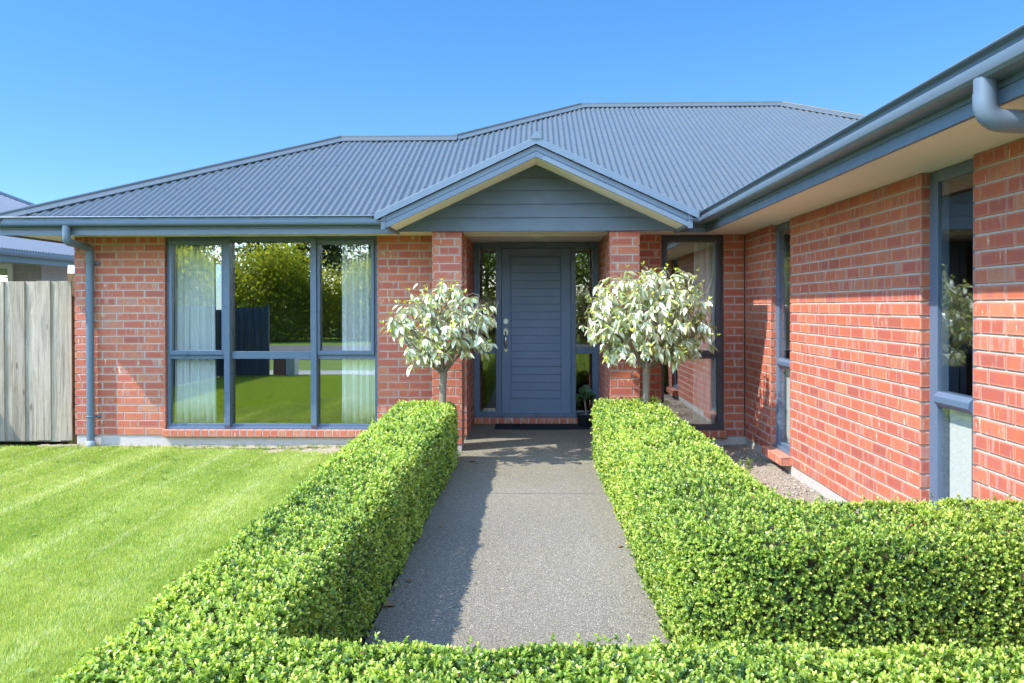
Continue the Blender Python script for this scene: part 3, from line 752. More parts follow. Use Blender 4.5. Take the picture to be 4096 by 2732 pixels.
# wall pieces round the openings so that no daylight leaks in behind the frames
q = MB()
for a, b in ((0.80, 1.42), (2.02, 2.42)): q.box(a, b, YW + 0.061, YW + 0.119, 0.10, ZS)
q.box(1.42, 2.02, YW + 0.10, YW + 0.119, 0.0, 0.19)
for a, b in ((-1.4, 4.65), (5.155, 7.922), (8.446, YW + 0.06)): q.box(X0 + 0.061, X0 + 0.118, a, b, 0.10, ZS)
for a, b in ((4.65, 5.155), (7.922, 8.446)): q.box(X0 + 0.10, X0 + 0.118, a, b, 0.0, 0.19)
q.build('wall_lining', M['room'], house)
q = MB()
for a, b in ((-5.17, -4.135), (-1.81, -0.80)): q.box(a, b, YW + 0.061, YW + 0.119, 0.10, ZS)
q.box(-4.135, -1.81, YW + 0.10, YW + 0.119, 0.0, 0.19); q.build('wall_lining', M['room'], house)

def curtain(x0, x1, y, z0, z1, label, folds=7, flare=0.03):
    q = MB(); n = 60; rows = []
    for k in range(8):
        t = k / 7; row = []
        for i in range(n + 1):
            s = i / n; ph = s * folds * 2 * math.pi + 0.5 * math.sin(3 * s + 1.3 * x0)
            x = x0 + (x1 - x0) * s + flare * t * (s - 0.5) + 0.006 * math.sin(ph * 2 + t)
            row.append((x, y + (0.022 + 0.010 * t) * math.sin(ph) + 0.006 * math.sin(2.3 * ph + 2 * t), z1 + (z0 - z1) * t))
        rows.append(row)
    q.grid(rows, 0, True)
    o = q.build('curtain', M['curtain'], None); o.modifiers.new('thick', 'SOLIDIFY').thickness = 0.002
    return tag(o, label, 'curtain')
curtain(-4.13, -3.66, YW + 0.165, 0.20, 2.33, 'pale curtain hanging at the left end of the six-pane front window', 6)
curtain(-2.20, -1.80, YW + 0.165, 0.20, 2.33, 'pale curtain hanging at the right end of the six-pane front window, nearest the porch', 5)
curtain(1.77, 2.00, YW + 0.165, 0.20, 2.33, 'pale curtain inside the two-pane window right of the porch', 4)

# ------------------------------------------------------------------ ground, lawn, path, beds
def sheet_obj(name, poly, zf_, mat, kind='structure', div=None):
    q = MB()
    if callable(zf_):
        x0, x1, y0, y1, nx, ny = poly
        q.grid([[(x0 + (x1 - x0) * i / nx, y0 + (y1 - y0) * j / ny, zf_(x0 + (x1 - x0) * i / nx, y0 + (y1 - y0) * j / ny)) for i in range(nx + 1)] for j in range(ny + 1)], 0, True)
    else: q.face([(x, y, zf_) for x, y in poly])
    return tag(q.build(name, mat), kind=kind)
sheet_obj('ground', [(-400, -400), (400, -400), (400, 400), (-400, 400)], -0.05, M['lawn'])
def lawn_z(x, y): return -0.012 + 0.014 * math.sin(0.9 * x + 0.4) * math.sin(0.7 * y) + (0.01 if x < -4 else 0.0)
sheet_obj('lawn', (-7.0, -0.95, -0.3, 9.50, 60, 90), lawn_z, M['lawn'])
sheet_obj('lawn', [(-60, -6.5), (60, -6.5), (60, -1.9), (-60, -1.9)], -0.03, M['lawn'])
sheet_obj('footpath', [(-60, -1.9), (60, -1.9), (60, -0.5), (-60, -0.5)], -0.012, M['footpath'])
q = MB(); q.box(-60, 60, -6.75, -6.6, -0.2, -0.015); tag(q.build('kerb', M['footpath']), kind='structure')
sheet_obj('road', [(-60, -16), (60, -16), (60, -6.76), (-60, -6.76)], -0.035, M['asphalt'])
def path_z(x, y): return 0.022 + 0.0048 * (y - 2) if y < 8.9 else 0.055 + 0.031 * (y - 8.9)
q = MB()
ys = list(np.linspace(1.2, 8.9, 40)) + list(np.linspace(9.0, 10.66, 10))
for part in ([y for y in ys if y < 6.9] + [6.957], [6.965] + [y for y in ys if y > 7.0]):
    q.grid([[(-0.785, y, path_z(0, y)), (0.77, y, path_z(0, y))] for y in part], 0, True)
q.grid([[(-0.785, y, path_z(0, y) - 0.15), (-0.785, y, path_z(0, y))] for y in ys], 0)
q.grid([[(0.77, 2.4, path_z(0, 2.4)), (0.77, 3.65, path_z(0, 3.65))], [(6.0, 2.4, path_z(0, 2.4)), (6.0, 3.65, path_z(0, 3.65))]], 0)
tag(q.build('path', M['path']), kind='structure')
sheet_obj('gravel_yard', [(-12.5, 9.95), (-5.25, 9.95), (-5.25, 24), (-12.5, 24)], -0.02, M['bed'])
sheet_obj('patio', [(-5.2, 13.4), (2, 13.4), (2, 30), (-5.2, 30)], -0.02, M['footpath'])
def rough(a, s=1.0):
    return lambda x, y: a + s * (0.010 * math.sin(7 * x + 1.3 * y) * math.sin(6.1 * y + 2) + random.uniform(-0.006, 0.006))
sheet_obj('soil', (-1.33, -0.786, 1.4, 8.93, 10, 110), rough(0.018), M['mulch'])
sheet_obj('soil', (0.771, 1.26, 3.66, 8.93, 8, 80), rough(0.030), M['mulch'])
sheet_obj('garden_bed', (1.20, X0 + 0.005, 3.66, YW + 0.005, 44, 200), rough(0.034, 1.3), M['bed'])
sheet_obj('soil_strip', (-5.6, -1.15, YW - 0.16, YW + 0.02, 120, 6), lambda x, y: 0.004 + (0.016 if x > -2.6 else 0.006) + random.uniform(-0.006, 0.006) - (YW - y) * 0.05, M['straw'])
sheet_obj('soil_strip', (-3.0, -1.3, 9.12, YW - 0.15, 60, 12), lambda x, y: -0.012 + 0.028 * min(1, max(0, (x + 3.0) / 0.8)) * min(1, max(0, (y - 9.15) / 0.2)) + random.uniform(-0.005, 0.005), M['straw'])

# ------------------------------------------------------------------ leaves
def unit(v): return v / np.maximum(1e-9, np.linalg.norm(v, axis=1, keepdims=True))
def leaves(P, D, NRM, L, W, fold=0.18, curl=0.0):
    """P base points, D leaf directions, NRM upper-side normals; six-point folded leaves as quads -> V, F"""
    D = unit(D); NRM = unit(NRM - D * np.sum(NRM * D, 1, keepdims=True)); S = np.cross(D, NRM)
    L = L[:, None]; W = W[:, None]; n = len(P)
    up = NRM * W * fold
    b = P; t = P + D * L - NRM * L * curl
    r1 = P + D * L * 0.30 + S * W * 0.46 + up; r2 = P + D * L * 0.68 + S * W * 0.40 + up - NRM * L * curl * 0.45
    l1 = P + D * L * 0.30 - S * W * 0.46 + up; l2 = P + D * L * 0.68 - S * W * 0.40 + up - NRM * L * curl * 0.45
    V = np.stack([b, r1, r2, t, l2, l1], 1).reshape(-1, 3)
    i = np.arange(n)[:, None] * 6
    F = np.concatenate([i + np.array([[0, 1, 2, 3]]), i + np.array([[0, 3, 4, 5]])], 0)
    return V, F
def rot_axis(d):
    a = np.where(np.abs(d[:, 2:3]) < 0.9, np.array([[0, 0, 1.0]]), np.array([[1.0, 0, 0]]))
    e = unit(np.cross(d, a)); return e, np.cross(d, e)
def bumpy(P):
    x, y, z = P[:, 0], P[:, 1], P[:, 2]
    return 0.4 * np.sin(5.1 * x + 2.3 * y + 1.1 * z) + 0.35 * np.sin(8.3 * y - 3.7 * x + 4 * z + 1.7) + 0.25 * np.sin(13 * x + 11 * y + 9 * z) + 0.2 * np.sin(23 * y + 19 * x - 17 * z)

def hedge(name, poly, h, dens, label, front_edges, big=1.0, round_=0.07, zvar=0.0):
    """clipped box hedge over a plan polygon (counter-clockwise): thousands of small leaves in sprigs over twigs and a dark light-blocking core"""
    poly = np.array(poly, float); k = len(poly); E0 = poly; E1 = np.roll(poly, -1, 0)
    ev = E1 - E0; el = np.linalg.norm(ev, axis=1); ed = ev / el[:, None]; en = np.stack([ed[:, 1], -ed[:, 0]], 1)
    def dist(p):                                                         # distance inside to the nearest edge, and that edge's normal
        best = np.full(len(p), 1e9); nn = np.zeros((len(p), 2))
        for i in range(k):
            t = np.clip(((p - E0[i]) @ ed[i]), 0, el[i]); c = E0[i] + t[:, None] * ed[i]
            d = np.linalg.norm(p - c, axis=1); m = d < best; best[m] = d[m]; nn[m] = en[i]
        return best, nn
    def inside(p):
        c = np.zeros(len(p), bool)
        for i in range(k):
            a, b = E0[i], E1[i]
            cond = ((a[1] > p[:, 1]) != (b[1] > p[:, 1]))
            with np.errstate(divide='ignore', invalid='ignore'):
                xi = (b[0] - a[0]) * (p[:, 1] - a[1]) / (b[1] - a[1] + 1e-12) + a[0]
            c ^= cond & (p[:, 0] < xi)
        return c
    lo, hi = poly.min(0), poly.max(0); Ps = []; Ns = []
    area = np.prod(hi - lo); nt = int(area * dens)
    p = rng.uniform(lo, hi, (nt, 2))
    p = p[inside(p)]
    near = np.clip(4.6 / np.maximum(p[:, 1], 2.4), 0.55, 1.6); p = p[rng.uniform(0, 1.6, len(p)) < near]
    d, nn = dist(p); r = round_; m = d > r * 0.75; p, d, nn = p[m], d[m], nn[m]
    f = np.clip(r - d, 0, r); z = h - r + np.sqrt(np.maximum(0, r * r - f * f))
    N = np.concatenate([nn * (f / r)[:, None], np.sqrt(np.maximum(0, 1 - (f / r) ** 2))[:, None]], 1)
    Ps.append(np.concatenate([p, z[:, None]], 1)); Ns.append(N)
    for i in range(k):
        dd = dens * (1.75 if i in front_edges else 0.35); ns = int(el[i] * h * dd)
        t = rng.uniform(0, el[i], ns); c = E0[i] + t[:, None] * ed[i]; zz = rng.uniform(0.04, h - r, ns)
        near = np.clip(4.6 / np.maximum(c[:, 1], 2.4), 0.55, 1.6); m = (rng.uniform(0, 1.6, ns) < near) & (rng.uniform(0, 1, ns) < 0.72 + 0.5 * zz / h)
        c = c[m]; zz = zz[m]
        Ps.append(np.concatenate([c, zz[:, None]], 1)); Ns.append(np.tile(np.array([[en[i][0], en[i][1], 0.0]]), (len(c), 1)))
        ns = int(el[i] * r * 1.9 * dd)                                   # the rounded shoulder between side and top
        t = rng.uniform(0, el[i], ns); ph = rng.uniform(0, math.pi / 2, ns); c = E0[i] + t[:, None] * ed[i]
        m = rng.uniform(0, 1.6, ns) < np.clip(4.6 / np.maximum(c[:, 1], 2.4), 0.55, 1.6); c, ph = c[m], ph[m]
        c = c + en[i] * (r * (np.cos(ph) - 1))[:, None]
        Ps.append(np.concatenate([c, (h - r + r * np.sin(ph))[:, None]], 1)); Ns.append(np.concatenate([en[i] * np.cos(ph)[:, None], np.sin(ph)[:, None]], 1))
    P = np.concatenate(Ps); N = np.concatenate(Ns)
    thin = np.sin(4.3 * P[:, 0] + 3.1 * P[:, 1] + 2.2 * P[:, 2] + 0.6) * np.sin(5.7 * P[:, 1] - 2.9 * P[:, 0] + 4 * P[:, 2]) + 0.5 * np.sin(14 * P[:, 1] + 9 * P[:, 0] + 12 * P[:, 2])
    keep = rng.uniform(0, 1, len(P)) > np.clip((thin - 0.6) * 0.6, 0, 0.30); P, N = P[keep], N[keep]; n = len(P)
    depth = np.minimum(rng.exponential(0.018, n), 0.075)
    P = P + N * (0.016 * bumpy(P) - depth + 0.010)[:, None]
    P[:, 2] += zvar * np.maximum(0, P[:, 0] - 1.2) * np.clip(P[:, 2] / h, 0, 1)
    out = rng.uniform(0, 1, n) < 0.035                                   # shoots that have grown out since the last clipping
    P = P + N * (out * rng.uniform(0.01, 0.035, n))[:, None]
    A = unit(N * 0.75 + np.array([[-0.10, -0.04, 0.45]]) + rng.normal(0, 0.42, (n, 3)))
    e, g = rot_axis(A); kl = 8
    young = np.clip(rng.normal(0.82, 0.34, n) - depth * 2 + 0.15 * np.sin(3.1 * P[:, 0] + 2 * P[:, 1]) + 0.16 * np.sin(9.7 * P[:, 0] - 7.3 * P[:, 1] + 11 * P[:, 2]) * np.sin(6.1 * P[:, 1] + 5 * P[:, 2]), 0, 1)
    LP = []; LD = []; LN = []; LL = []; LC = []
    dist_scale = np.clip(P[:, 1] / 4.6, 0.92, 1.55) * big
    for j in range(kl):
        tier = j / (kl - 1); ph = j * 2.4 + rng.uniform(0, 6.28, n)
        th = np.radians(78 - 46 * tier) + rng.normal(0, 0.18, n)
        side = e * np.cos(ph)[:, None] + g * np.sin(ph)[:, None]
        D = A * np.cos(th)[:, None] + side * np.sin(th)[:, None]
        LP.append(P + A * ((tier * 0.020 - 0.011) * dist_scale)[:, None]); LD.append(D); LN.append(A + 0.25 * rng.normal(0, 1, (n, 3)))
        LL.append(rng.uniform(0.0112, 0.0188, n) * (1.14 - 0.36 * tier) * dist_scale)
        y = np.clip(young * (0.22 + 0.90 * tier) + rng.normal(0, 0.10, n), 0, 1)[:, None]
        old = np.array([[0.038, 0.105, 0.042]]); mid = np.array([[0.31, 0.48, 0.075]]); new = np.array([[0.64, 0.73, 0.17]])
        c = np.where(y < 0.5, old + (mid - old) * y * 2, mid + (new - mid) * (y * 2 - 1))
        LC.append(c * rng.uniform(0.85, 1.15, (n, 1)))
    P_, D_, N_, L_, C_ = (np.concatenate(a) for a in (LP, LD, LN, LL, LC))
    red = rng.uniform(0, 1, len(C_)) < 0.0022; C_[red] = np.array([0.30, 0.10, 0.06]); brn = rng.uniform(0, 1, len(C_)) < 0.006; C_[brn] = np.array([0.34, 0.24, 0.10])
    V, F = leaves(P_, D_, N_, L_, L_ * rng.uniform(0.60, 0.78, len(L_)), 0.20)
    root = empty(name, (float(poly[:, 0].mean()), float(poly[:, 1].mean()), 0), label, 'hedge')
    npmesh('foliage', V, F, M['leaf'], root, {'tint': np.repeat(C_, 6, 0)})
    # vertical twigs, and a dark solid inner mass added to block light
    q = MB(); ins = 0.085
    cc = []
    for i in range(k):
        a, b = en[i - 1], en[i]; mt = (a + b) / (1 + a @ b); cc.append(poly[i] - mt * ins)
    q.prism([(float(a), float(b)) for a, b in cc], 0.10, h - ins, plane='xy')
    for _ in range(int(sum(el) * 34)):
        i = random.choices(range(k), el)[0]; t = random.uniform(0.2, 0.8) * el[i]; b0 = E0[i] + ed[i] * t - en[i] * random.uniform(0.04, 0.13)
        lean = ed[i] * random.uniform(-0.10, 0.10) + en[i] * random.uniform(-0.02, 0.07)
        q.tube([(b0[0], b0[1], -0.01), (b0[0] + lean[0] * 0.4, b0[1] + lean[1] * 0.4, h * 0.4), (b0[0] + lean[0], b0[1] + lean[1], h * random.uniform(0.75, 0.95))], [0.0045, 0.0035, 0.0015], 4, cap=False)
    q.build('stems_and_light_block', M['stem'], root)
    return root

hedge('box_hedge', [(-1.235, 2.0), (-0.800, 2.0), (-0.800, 8.45), (-1.36, 8.45)], 0.605, 4300,
      'clipped box hedge between the lawn and the grey path', (1, 3, 2))
hedge('box_hedge', [(0.612, 3.95), (0.640, 3.74), (0.72, 3.57), (0.86, 3.47), (1.08, 3.44), (4.6, 3.46), (4.6, 4.30), (1.52, 4.15), (1.34, 4.20), (1.245, 4.34), (1.215, 4.70), (1.215, 8.70), (0.585, 8.70)], 0.615, 4300,
      'clipped box hedge turning a corner from the path along the brick wing', (0, 1, 2, 3, 4, 12, 6, 7, 8, 9, 10), zvar=0.012)
hedge('box_hedge', [(-0.795, 1.78), (4.6, 1.78), (4.6, 2.44), (-0.795, 2.44)], 0.605, 4300,
      'low box hedge crossing the whole foreground in front of the path end', (2, 0))

# ------------------------------------------------------------------ lawn grass
def grass(n, zoom):
    y = 1.9 + (9.48 - 1.9) * rng.uniform(0, 1, n * 2) ** 0.85
    xl = np.maximum(-0.66 * y - 0.5, -7.0); xr = -1.18 + 0 * y
    x = xl + (xr - xl) * rng.uniform(0, 1, len(y))
    keep = rng.uniform(0, 1, len(y)) < np.clip((xr - xl) / 5.2, 0.1, 1) * np.clip(6.5 / y, 0.65, 1.6) / 1.6
    bare = (y > 9.22 + 0.10 * np.sin(9 * x) + 0.08 * np.sin(23 * x)) & (x > -3.0) & (rng.uniform(0, 1, len(y)) < 0.85)
    keep &= ~bare & ~((y > 9.40) & (rng.uniform(0, 1, len(y)) < 0.6))
    x, y = x[keep], y[keep]; n = len(x)
    z = -0.014 + 0.014 * np.sin(0.9 * x + 0.4) * np.sin(0.7 * y) + np.where(x < -4, 0.01, 0.0)
    wob = 0.022 * np.sin(0.9 * y + 0.5) + 0.06 * y * 0.25
    st = np.sin((x + wob) / 0.42 * math.pi)                              # mower stripes along the length of the lawn
    lean = st * 0.13 + 0.06 * np.sin((x + wob) * 29 + 2)
    patch = np.sin(2.3 * x + 1.1 * y) * np.sin(1.7 * y - 0.8 * x + 1) + 0.5 * np.sin(7 * x + 5 * y) * np.sin(6 * y - 3 * x)
    az = rng.uniform(0, 6.28, n); ln = rng.uniform(0.1, 0.75, n)
    D = np.stack([np.cos(az) * ln, np.sin(az) * ln + lean, np.ones(n)], 1); D = unit(D)
    cell_h = np.sin(np.floor(x / 0.09) * 91.7 + np.floor(y / 0.11) * 177.3) * 9731.77; cell_h = cell_h - np.floor(cell_h)
    tuft = np.clip(rng.normal(1, 0.25, n) + 0.18 * patch + 0.5 * (cell_h > 0.96), 0.5, 2.2)
    H = 0.023 * tuft; w = rng.uniform(0.0015, 0.0026, n) * np.clip(y / 3.2, 0.9, 2.4)
    S = unit(np.cross(D, rng.normal(0, 1, (n, 3)))) * w[:, None]
    B = np.stack([x, y, z], 1)
    V = np.stack([B - S, B + S, B + D * H[:, None] + np.stack([0 * x, lean * 0.3, 0 * x], 1) * H[:, None]], 1).reshape(-1, 3)
    F = np.arange(n * 3).reshape(-1, 3)
    cell = np.sin(np.floor(x / 0.055 + 0.4 * np.sin(31 * y)) * 127.1 + np.floor(y / 0.075 + 0.4 * np.sin(29 * x)) * 311.7) * 43758.5453; cell = cell - np.floor(cell)
    g = np.clip(rng.normal(0.5, 0.20, n) + 0.20 * (cell - 0.5) + 0.11 * patch + 0.06 * st + 0.04 * np.sin((x + wob) * 17), 0, 1)[:, None]
    a, b, c = np.array([[0.22, 0.34, 0.060]]), np.array([[0.41, 0.52, 0.115]]), np.array([[0.62, 0.66, 0.26]])
    col = np.where(g < 0.5, a + (b - a) * g * 2, b + (c - b) * (g * 2 - 1))
    fr = np.abs(((x + wob + rng.normal(0, 0.012, n)) / 0.42) % 1.0 - 0.5)                       # pale lines where the mower wheels ran
    sk = np.clip(1.2 - fr / 0.10, 0, 1) * np.clip(0.62 + 0.4 * np.sin(1.9 * y + 5 * np.floor((x + wob) / 0.42)) + 0.3 * np.sin(7 * y), 0.15, 1)
    mk = (rng.uniform(0, 1, n) < 0.75 * sk)[:, None]
    col = np.where(mk, 0.45 * col + 0.55 * np.array([[0.72, 0.75, 0.46]]), col)
    dry = rng.uniform(0, 1, n) < 0.035; col[dry] = np.array([0.56, 0.52, 0.30])
    return tag(npmesh('grass', V, F, M['grass'], None, {'tint': np.repeat(col, 3, 0)}), 'short mown lawn grass with faint mower stripes', 'grass', kind='stuff')
grass(620000, 1)
def far_grass():
    n = 420000; x = rng.uniform(-7.0, -1.3, n); y = rng.uniform(-0.3, 9.4, n); m = (y < 1.95) | (x < np.maximum(-0.66 * y - 0.5, -7.0)); x, y = x[m], y[m]; n = len(x); g = np.clip(rng.normal(0.5, 0.25, (n, 1)), 0, 1)
    D = unit(np.stack([rng.normal(0, 0.35, n), rng.normal(0, 0.35, n), np.ones(n)], 1)); S = unit(np.cross(D, rng.normal(0, 1, (n, 3)))) * 0.0045
    B = np.stack([x, y, -0.014 + 0.014 * np.sin(0.9 * x + 0.4) * np.sin(0.7 * y) + np.where(x < -4, 0.01, 0.0)], 1); H = rng.uniform(0.02, 0.04, (n, 1))
    V = np.stack([B - S, B + S, B + D * H], 1).reshape(-1, 3); col = np.array([[0.27, 0.42, 0.05]]) * (1 - g) + np.array([[0.52, 0.6, 0.11]]) * g
    tag(npmesh('grass_behind', V, np.arange(n * 3).reshape(-1, 3), M['grass'], None, {'tint': np.repeat(col, 3, 0)}), 'mown lawn grass nearer the street, mirrored in the big window', 'grass', kind='stuff')
# tufts left long by the mower along the wall
def tufts():
    cs = [(-5.3 + 0.09 * i + random.uniform(-0.05, 0.05), YW - random.uniform(0.06, 0.2)) for i in range(36)] + [(random.uniform(-2.6, -1.3), random.uniform(9.2, 9.5)) for _ in range(16)] + [(random.uniform(-5, -1.6), random.uniform(2.5, 9)) for _ in range(26)]
    V = []; C_ = []
    for cx, cy in cs:
        for _ in range(34):
            a = random.uniform(0, 6.28); l = random.uniform(0.03, 0.085); b = Vector((cx + random.gauss(0, 0.018), cy + random.gauss(0, 0.014), -0.008))
            d = Vector((math.cos(a) * 0.6, math.sin(a) * 0.6, random.uniform(0.6, 1.2))).normalized(); s = Vector((-math.sin(a), math.cos(a), 0)) * 0.0022
            V += [b - s, b + s, b + d * l]; C_ += [(0.13 * random.uniform(.7, 1.3), 0.24 * random.uniform(.8, 1.2), 0.03)] * 3
    for _ in range(22):
        cx, cy = random.uniform(-4.2, -1.6), random.uniform(2.6, 8.8)
        if cx < -0.62 * cy: continue
        for i in range(9):
            a = i * 2.4; l = random.uniform(0.018, 0.034); d = Vector((math.cos(a), math.sin(a), 0.35)).normalized(); s = Vector((-math.sin(a), math.cos(a), 0)) * l * 0.28; b = Vector((cx, cy, 0.004))
            V += [b, b + d * l * 0.6 + s, b + d * l * 0.6 - s, b + d * l * 0.6 + s, b + d * l, b + d * l * 0.6 - s]; C_ += [(0.24, 0.36, 0.09)] * 6
    V = np.array([tuple(v) for v in V]); npm = npmesh('grass_tufts', V, np.arange(len(V)).reshape(-1, 3), M['grass'], None, {'tint': np.array(C_)})
    tag(npm, 'longer grass tufts along the foot of the wall', 'grass', kind='stuff')
tufts(); far_grass()

# gravel and crumbs lying on the garden bed
def gravel():
    ico = [(0, 0, 1), (0.9, 0, 0.3), (0.28, 0.85, 0.35), (-0.72, 0.52, 0.3), (-0.72, -0.52, 0.25), (0.28, -0.85, 0.3), (0, 0, -0.5)]
    fc = [(0, 1, 2), (0, 2, 3), (0, 3, 4), (0, 4, 5), (0, 5, 1), (6, 2, 1), (6, 3, 2), (6, 4, 3), (6, 5, 4), (6, 1, 5)]
    n = 9000; x = rng.uniform(1.22, X0 - 0.01, n); y = 4.2 + rng.uniform(0, 1, n) * 5.33
    s = 0.003 + 0.004 * rng.exponential(1.0, n); s = np.minimum(s, 0.022)
    B = np.array(ico)[None] * rng.uniform(0.6, 1.3, (n, 7, 1)) * s[:, None, None]
    a = rng.uniform(0, 6.28, n); ca, sa = np.cos(a)[:, None], np.sin(a)[:, None]
    V = np.stack([B[:, :, 0] * ca - B[:, :, 1] * sa, B[:, :, 0] * sa + B[:, :, 1] * ca, B[:, :, 2] * 0.7], 2) + np.stack([x, y, 0.034 + 0 * x], 1)[:, None]
    F = (np.arange(n)[:, None, None] * 7 + np.array(fc)[None]).reshape(-1, 3)
    tag(npmesh('gravel', V.reshape(-1, 3), F, M['stone']), 'loose gravel crumbs on the dry bed beside the brick wing', 'gravel', kind='stuff')
gravel()

# ------------------------------------------------------------------ the two standard trees
def drooping_leaf(L, W, droop, fold):
    """grid of a pointed leaf along +x, upper side +z"""
    rows = []
    for i in range(7):
        t = i / 6; w = W * 0.5 * (math.sin(math.pi * min(1, t * 0.98 + 0.02)) ** 0.75) * (1.10 - 0.45 * t)
        xx = L * t; zz = -droop * L * t * t
        rows.append([(xx, -w, zz + fold * w), (xx, 0, zz), (xx, w, zz + fold * w)])
    return np.array(rows).reshape(-1, 3), [(i * 3 + j, i * 3 + j + 1, i * 3 + j + 4, i * 3 + j + 3) for i in range(6) for j in range(2)]

def standard_tree(base, ztop, crown_c, crown_r, nleaf, label, seed, lean=(0, 0), sparse=0.0):
    rr = random.Random(seed); g = np.random.default_rng(seed)
    bx, by = base; root = empty('standard_tree', (bx, by, 0.03), label, 'tree')
    wood = MB(); top = Vector((bx + lean[0], by + lean[1], ztop))
    wood.tube([(bx, by, -0.02), (bx + lean[0] * 0.3, by + lean[1] * 0.3, ztop * 0.4), (bx + lean[0] * 0.75, by + lean[1] * 0.75, ztop * 0.8), top], [0.043, 0.036, 0.035, 0.040], 12)
    wood.build('trunk', M['bark'], root)
    tw = MB(); tips = []
    cc = Vector(crown_c); cr = crown_r
    def grow(p, d, L, r, lev):
        n = 5; pts = [p]; q = p.copy(); dd = d.copy()
        for i in range(n):
            dd = (dd + Vector((rr.gauss(0, 0.13), rr.gauss(0, 0.13), rr.gauss(0.05, 0.10)))).normalized()
            q = q + dd * L / n; pts.append(q.copy())
        tw.tube(pts, [max(0.0018, r * (1 - 0.62 * i / n)) for i in range(n + 1)], 6, cap=False)
        if lev < 2:
            for _ in range(rr.randint(3, 4) if lev == 0 else rr.randint(2, 4)):
                i = rr.randint(2, n); a = rr.uniform(0, 6.28); side = Vector((math.cos(a), math.sin(a), rr.uniform(-0.1, 0.8)))
                grow(pts[i], (dd * 0.75 + side * 0.75).normalized(), L * rr.uniform(0.50, 0.72), r * 0.52, lev + 1)
        tips.append((pts[-1], dd)); tips.append((pts[-3], dd))
    nl = 13
    for i in range(nl):
        a = i * 2.4 + rr.uniform(-0.3, 0.3); el = rr.uniform(0.0, 1.2)
        tgt = cc + Vector((cr[0] * math.cos(a) * math.cos(el), cr[1] * math.sin(a) * math.cos(el), cr[2] * (math.sin(el) * 1.1 - 0.55))) * 0.8
        s = top + Vector((0, 0, -0.05 * rr.random())); v = tgt - s
        grow(s, (v.normalized() + Vector((0, 0, 0.12))).normalized(), v.length * 0.80, 0.015, 0)
    rr.shuffle(tips); tips = tips[:max(60, nleaf // 12)]
    # keep the twig ends that are inside the crown, and add more toward its shell
    pts = []
    for p, d in tips[:nleaf // 22]:
        v = p - cc; e = math.sqrt((v.x / cr[0]) ** 2 + (v.y / cr[1]) ** 2 + (v.z / cr[2]) ** 2)
        if e < 1.02: pts.append((p, d))
    k = 0
    while len(pts) < nleaf // 4 and k < 12000:
        k += 1
        v = Vector((rr.gauss(0, 1), rr.gauss(0, 1), rr.gauss(0, 1))).normalized(); e = rr.uniform(0.22, 1.0) ** 0.5
        lump = 0.93 + 0.12 * math.sin(4 * v.x + 3.1 * v.y + seed) * math.sin(5 * v.z + 2.7 * v.x + seed * 1.7)
        if v.z < -0.86: continue
        p = cc + Vector((v.x * cr[0], v.y * cr[1], v.z * cr[2])) * e * lump
        near = min(tips, key=lambda t: (t[0] - p).length_squared)
        if (near[0] - p).length > 0.60: continue
        d = (p - near[0]).normalized() if (p - near[0]).length > 0.02 else v
        tw.tube([near[0], near[0].lerp(p, 0.5) + Vector((0, 0, 0.02)), p], [0.003, 0.0024, 0.0016], 5, cap=False); pts.append((p, (d + v * 0.6).normalized()))
    tw.build('branches', M['bark'], root)
    V = []; F = []; Ct = []; cnt = 0
    def put(p, d, up, L, W, droop, fold, col):
        nonlocal cnt
        lv, lf = drooping_leaf(L, W, droop, fold)
        dx = Vector(d).normalized(); uz = Vector(up); uz = (uz - dx * uz.dot(dx))
        if uz.length < 1e-3: uz = Vector((1, 0, 0))
        uz.normalize(); uy = uz.cross(dx)
        Mx = np.array([dx, uy, uz]); V.append(lv @ Mx + np.array(p)); F.extend([tuple(cnt + i for i in f) for f in lf]); cnt += len(lv); Ct.append(np.tile(col, (len(lv), 1)))
    for p, d in pts:
        if rr.random() < sparse: continue
        nlv = rr.randint(5, 8)
        for i in range(nlv):
            a = rr.uniform(0, 6.28); b = p - d * rr.uniform(0.0, 0.11)
            outw = Vector((math.cos(a), math.sin(a), 0)) * 0.75 + d * 0.25 + Vector((0, 0, rr.uniform(-1.15, 0.0)))
            L = rr.uniform(0.060, 0.100); t = rr.random()
            col = np.array([0.44, 0.49, 0.28]) * (1 - t) + np.array([0.82, 0.82, 0.64]) * t
            if rr.random() < 0.16: col = np.array([0.48, 0.52, 0.18])
            put(b, outw, Vector((0, 0, 1)) + Vector((rr.gauss(0, .35), rr.gauss(0, .35), 0)) - Vector((0.3, 0.1, 0)), L, L * rr.uniform(0.40, 0.50), rr.uniform(0.15, 0.55), rr.uniform(0.15, 0.4), col)
        if rr.random() < 0.55:                                           # fresh upright shoot at the tip
            sh = (d * 0.6 + Vector((0, 0, 1.0))).normalized(); tip = p + sh * rr.uniform(0.01, 0.035)
            for i in range(rr.randint(4, 6)):
                a = rr.uniform(0, 6.28); v = sh * 0.8 + Vector((math.cos(a), math.sin(a), 0)) * 0.62; L = rr.uniform(0.028, 0.050)
                put(tip, v, sh, L, L * 0.36, 0.12, 0.35, np.array([0.56, 0.62, 0.06]) * rr.uniform(0.85, 1.1))
    npmesh('crown', np.concatenate(V), np.array(F), M['viburnum'], root, {'tint': np.concatenate(Ct)}, smooth=True)
    return root
standard_tree((-0.915, 8.30), 0.93, (-0.905, 8.30, 1.345), (0.60, 0.55, 0.53), 1050, 'sparser ball-headed tree with silvery leaves left of the front door', 5, (0.012, 0))
standard_tree((1.062, 8.40), 0.98, (1.085, 8.38, 1.425), (0.70, 0.62, 0.57), 2100, 'fuller ball-headed tree with silvery leaves right of the front door', 12, (0.01, 0.0))

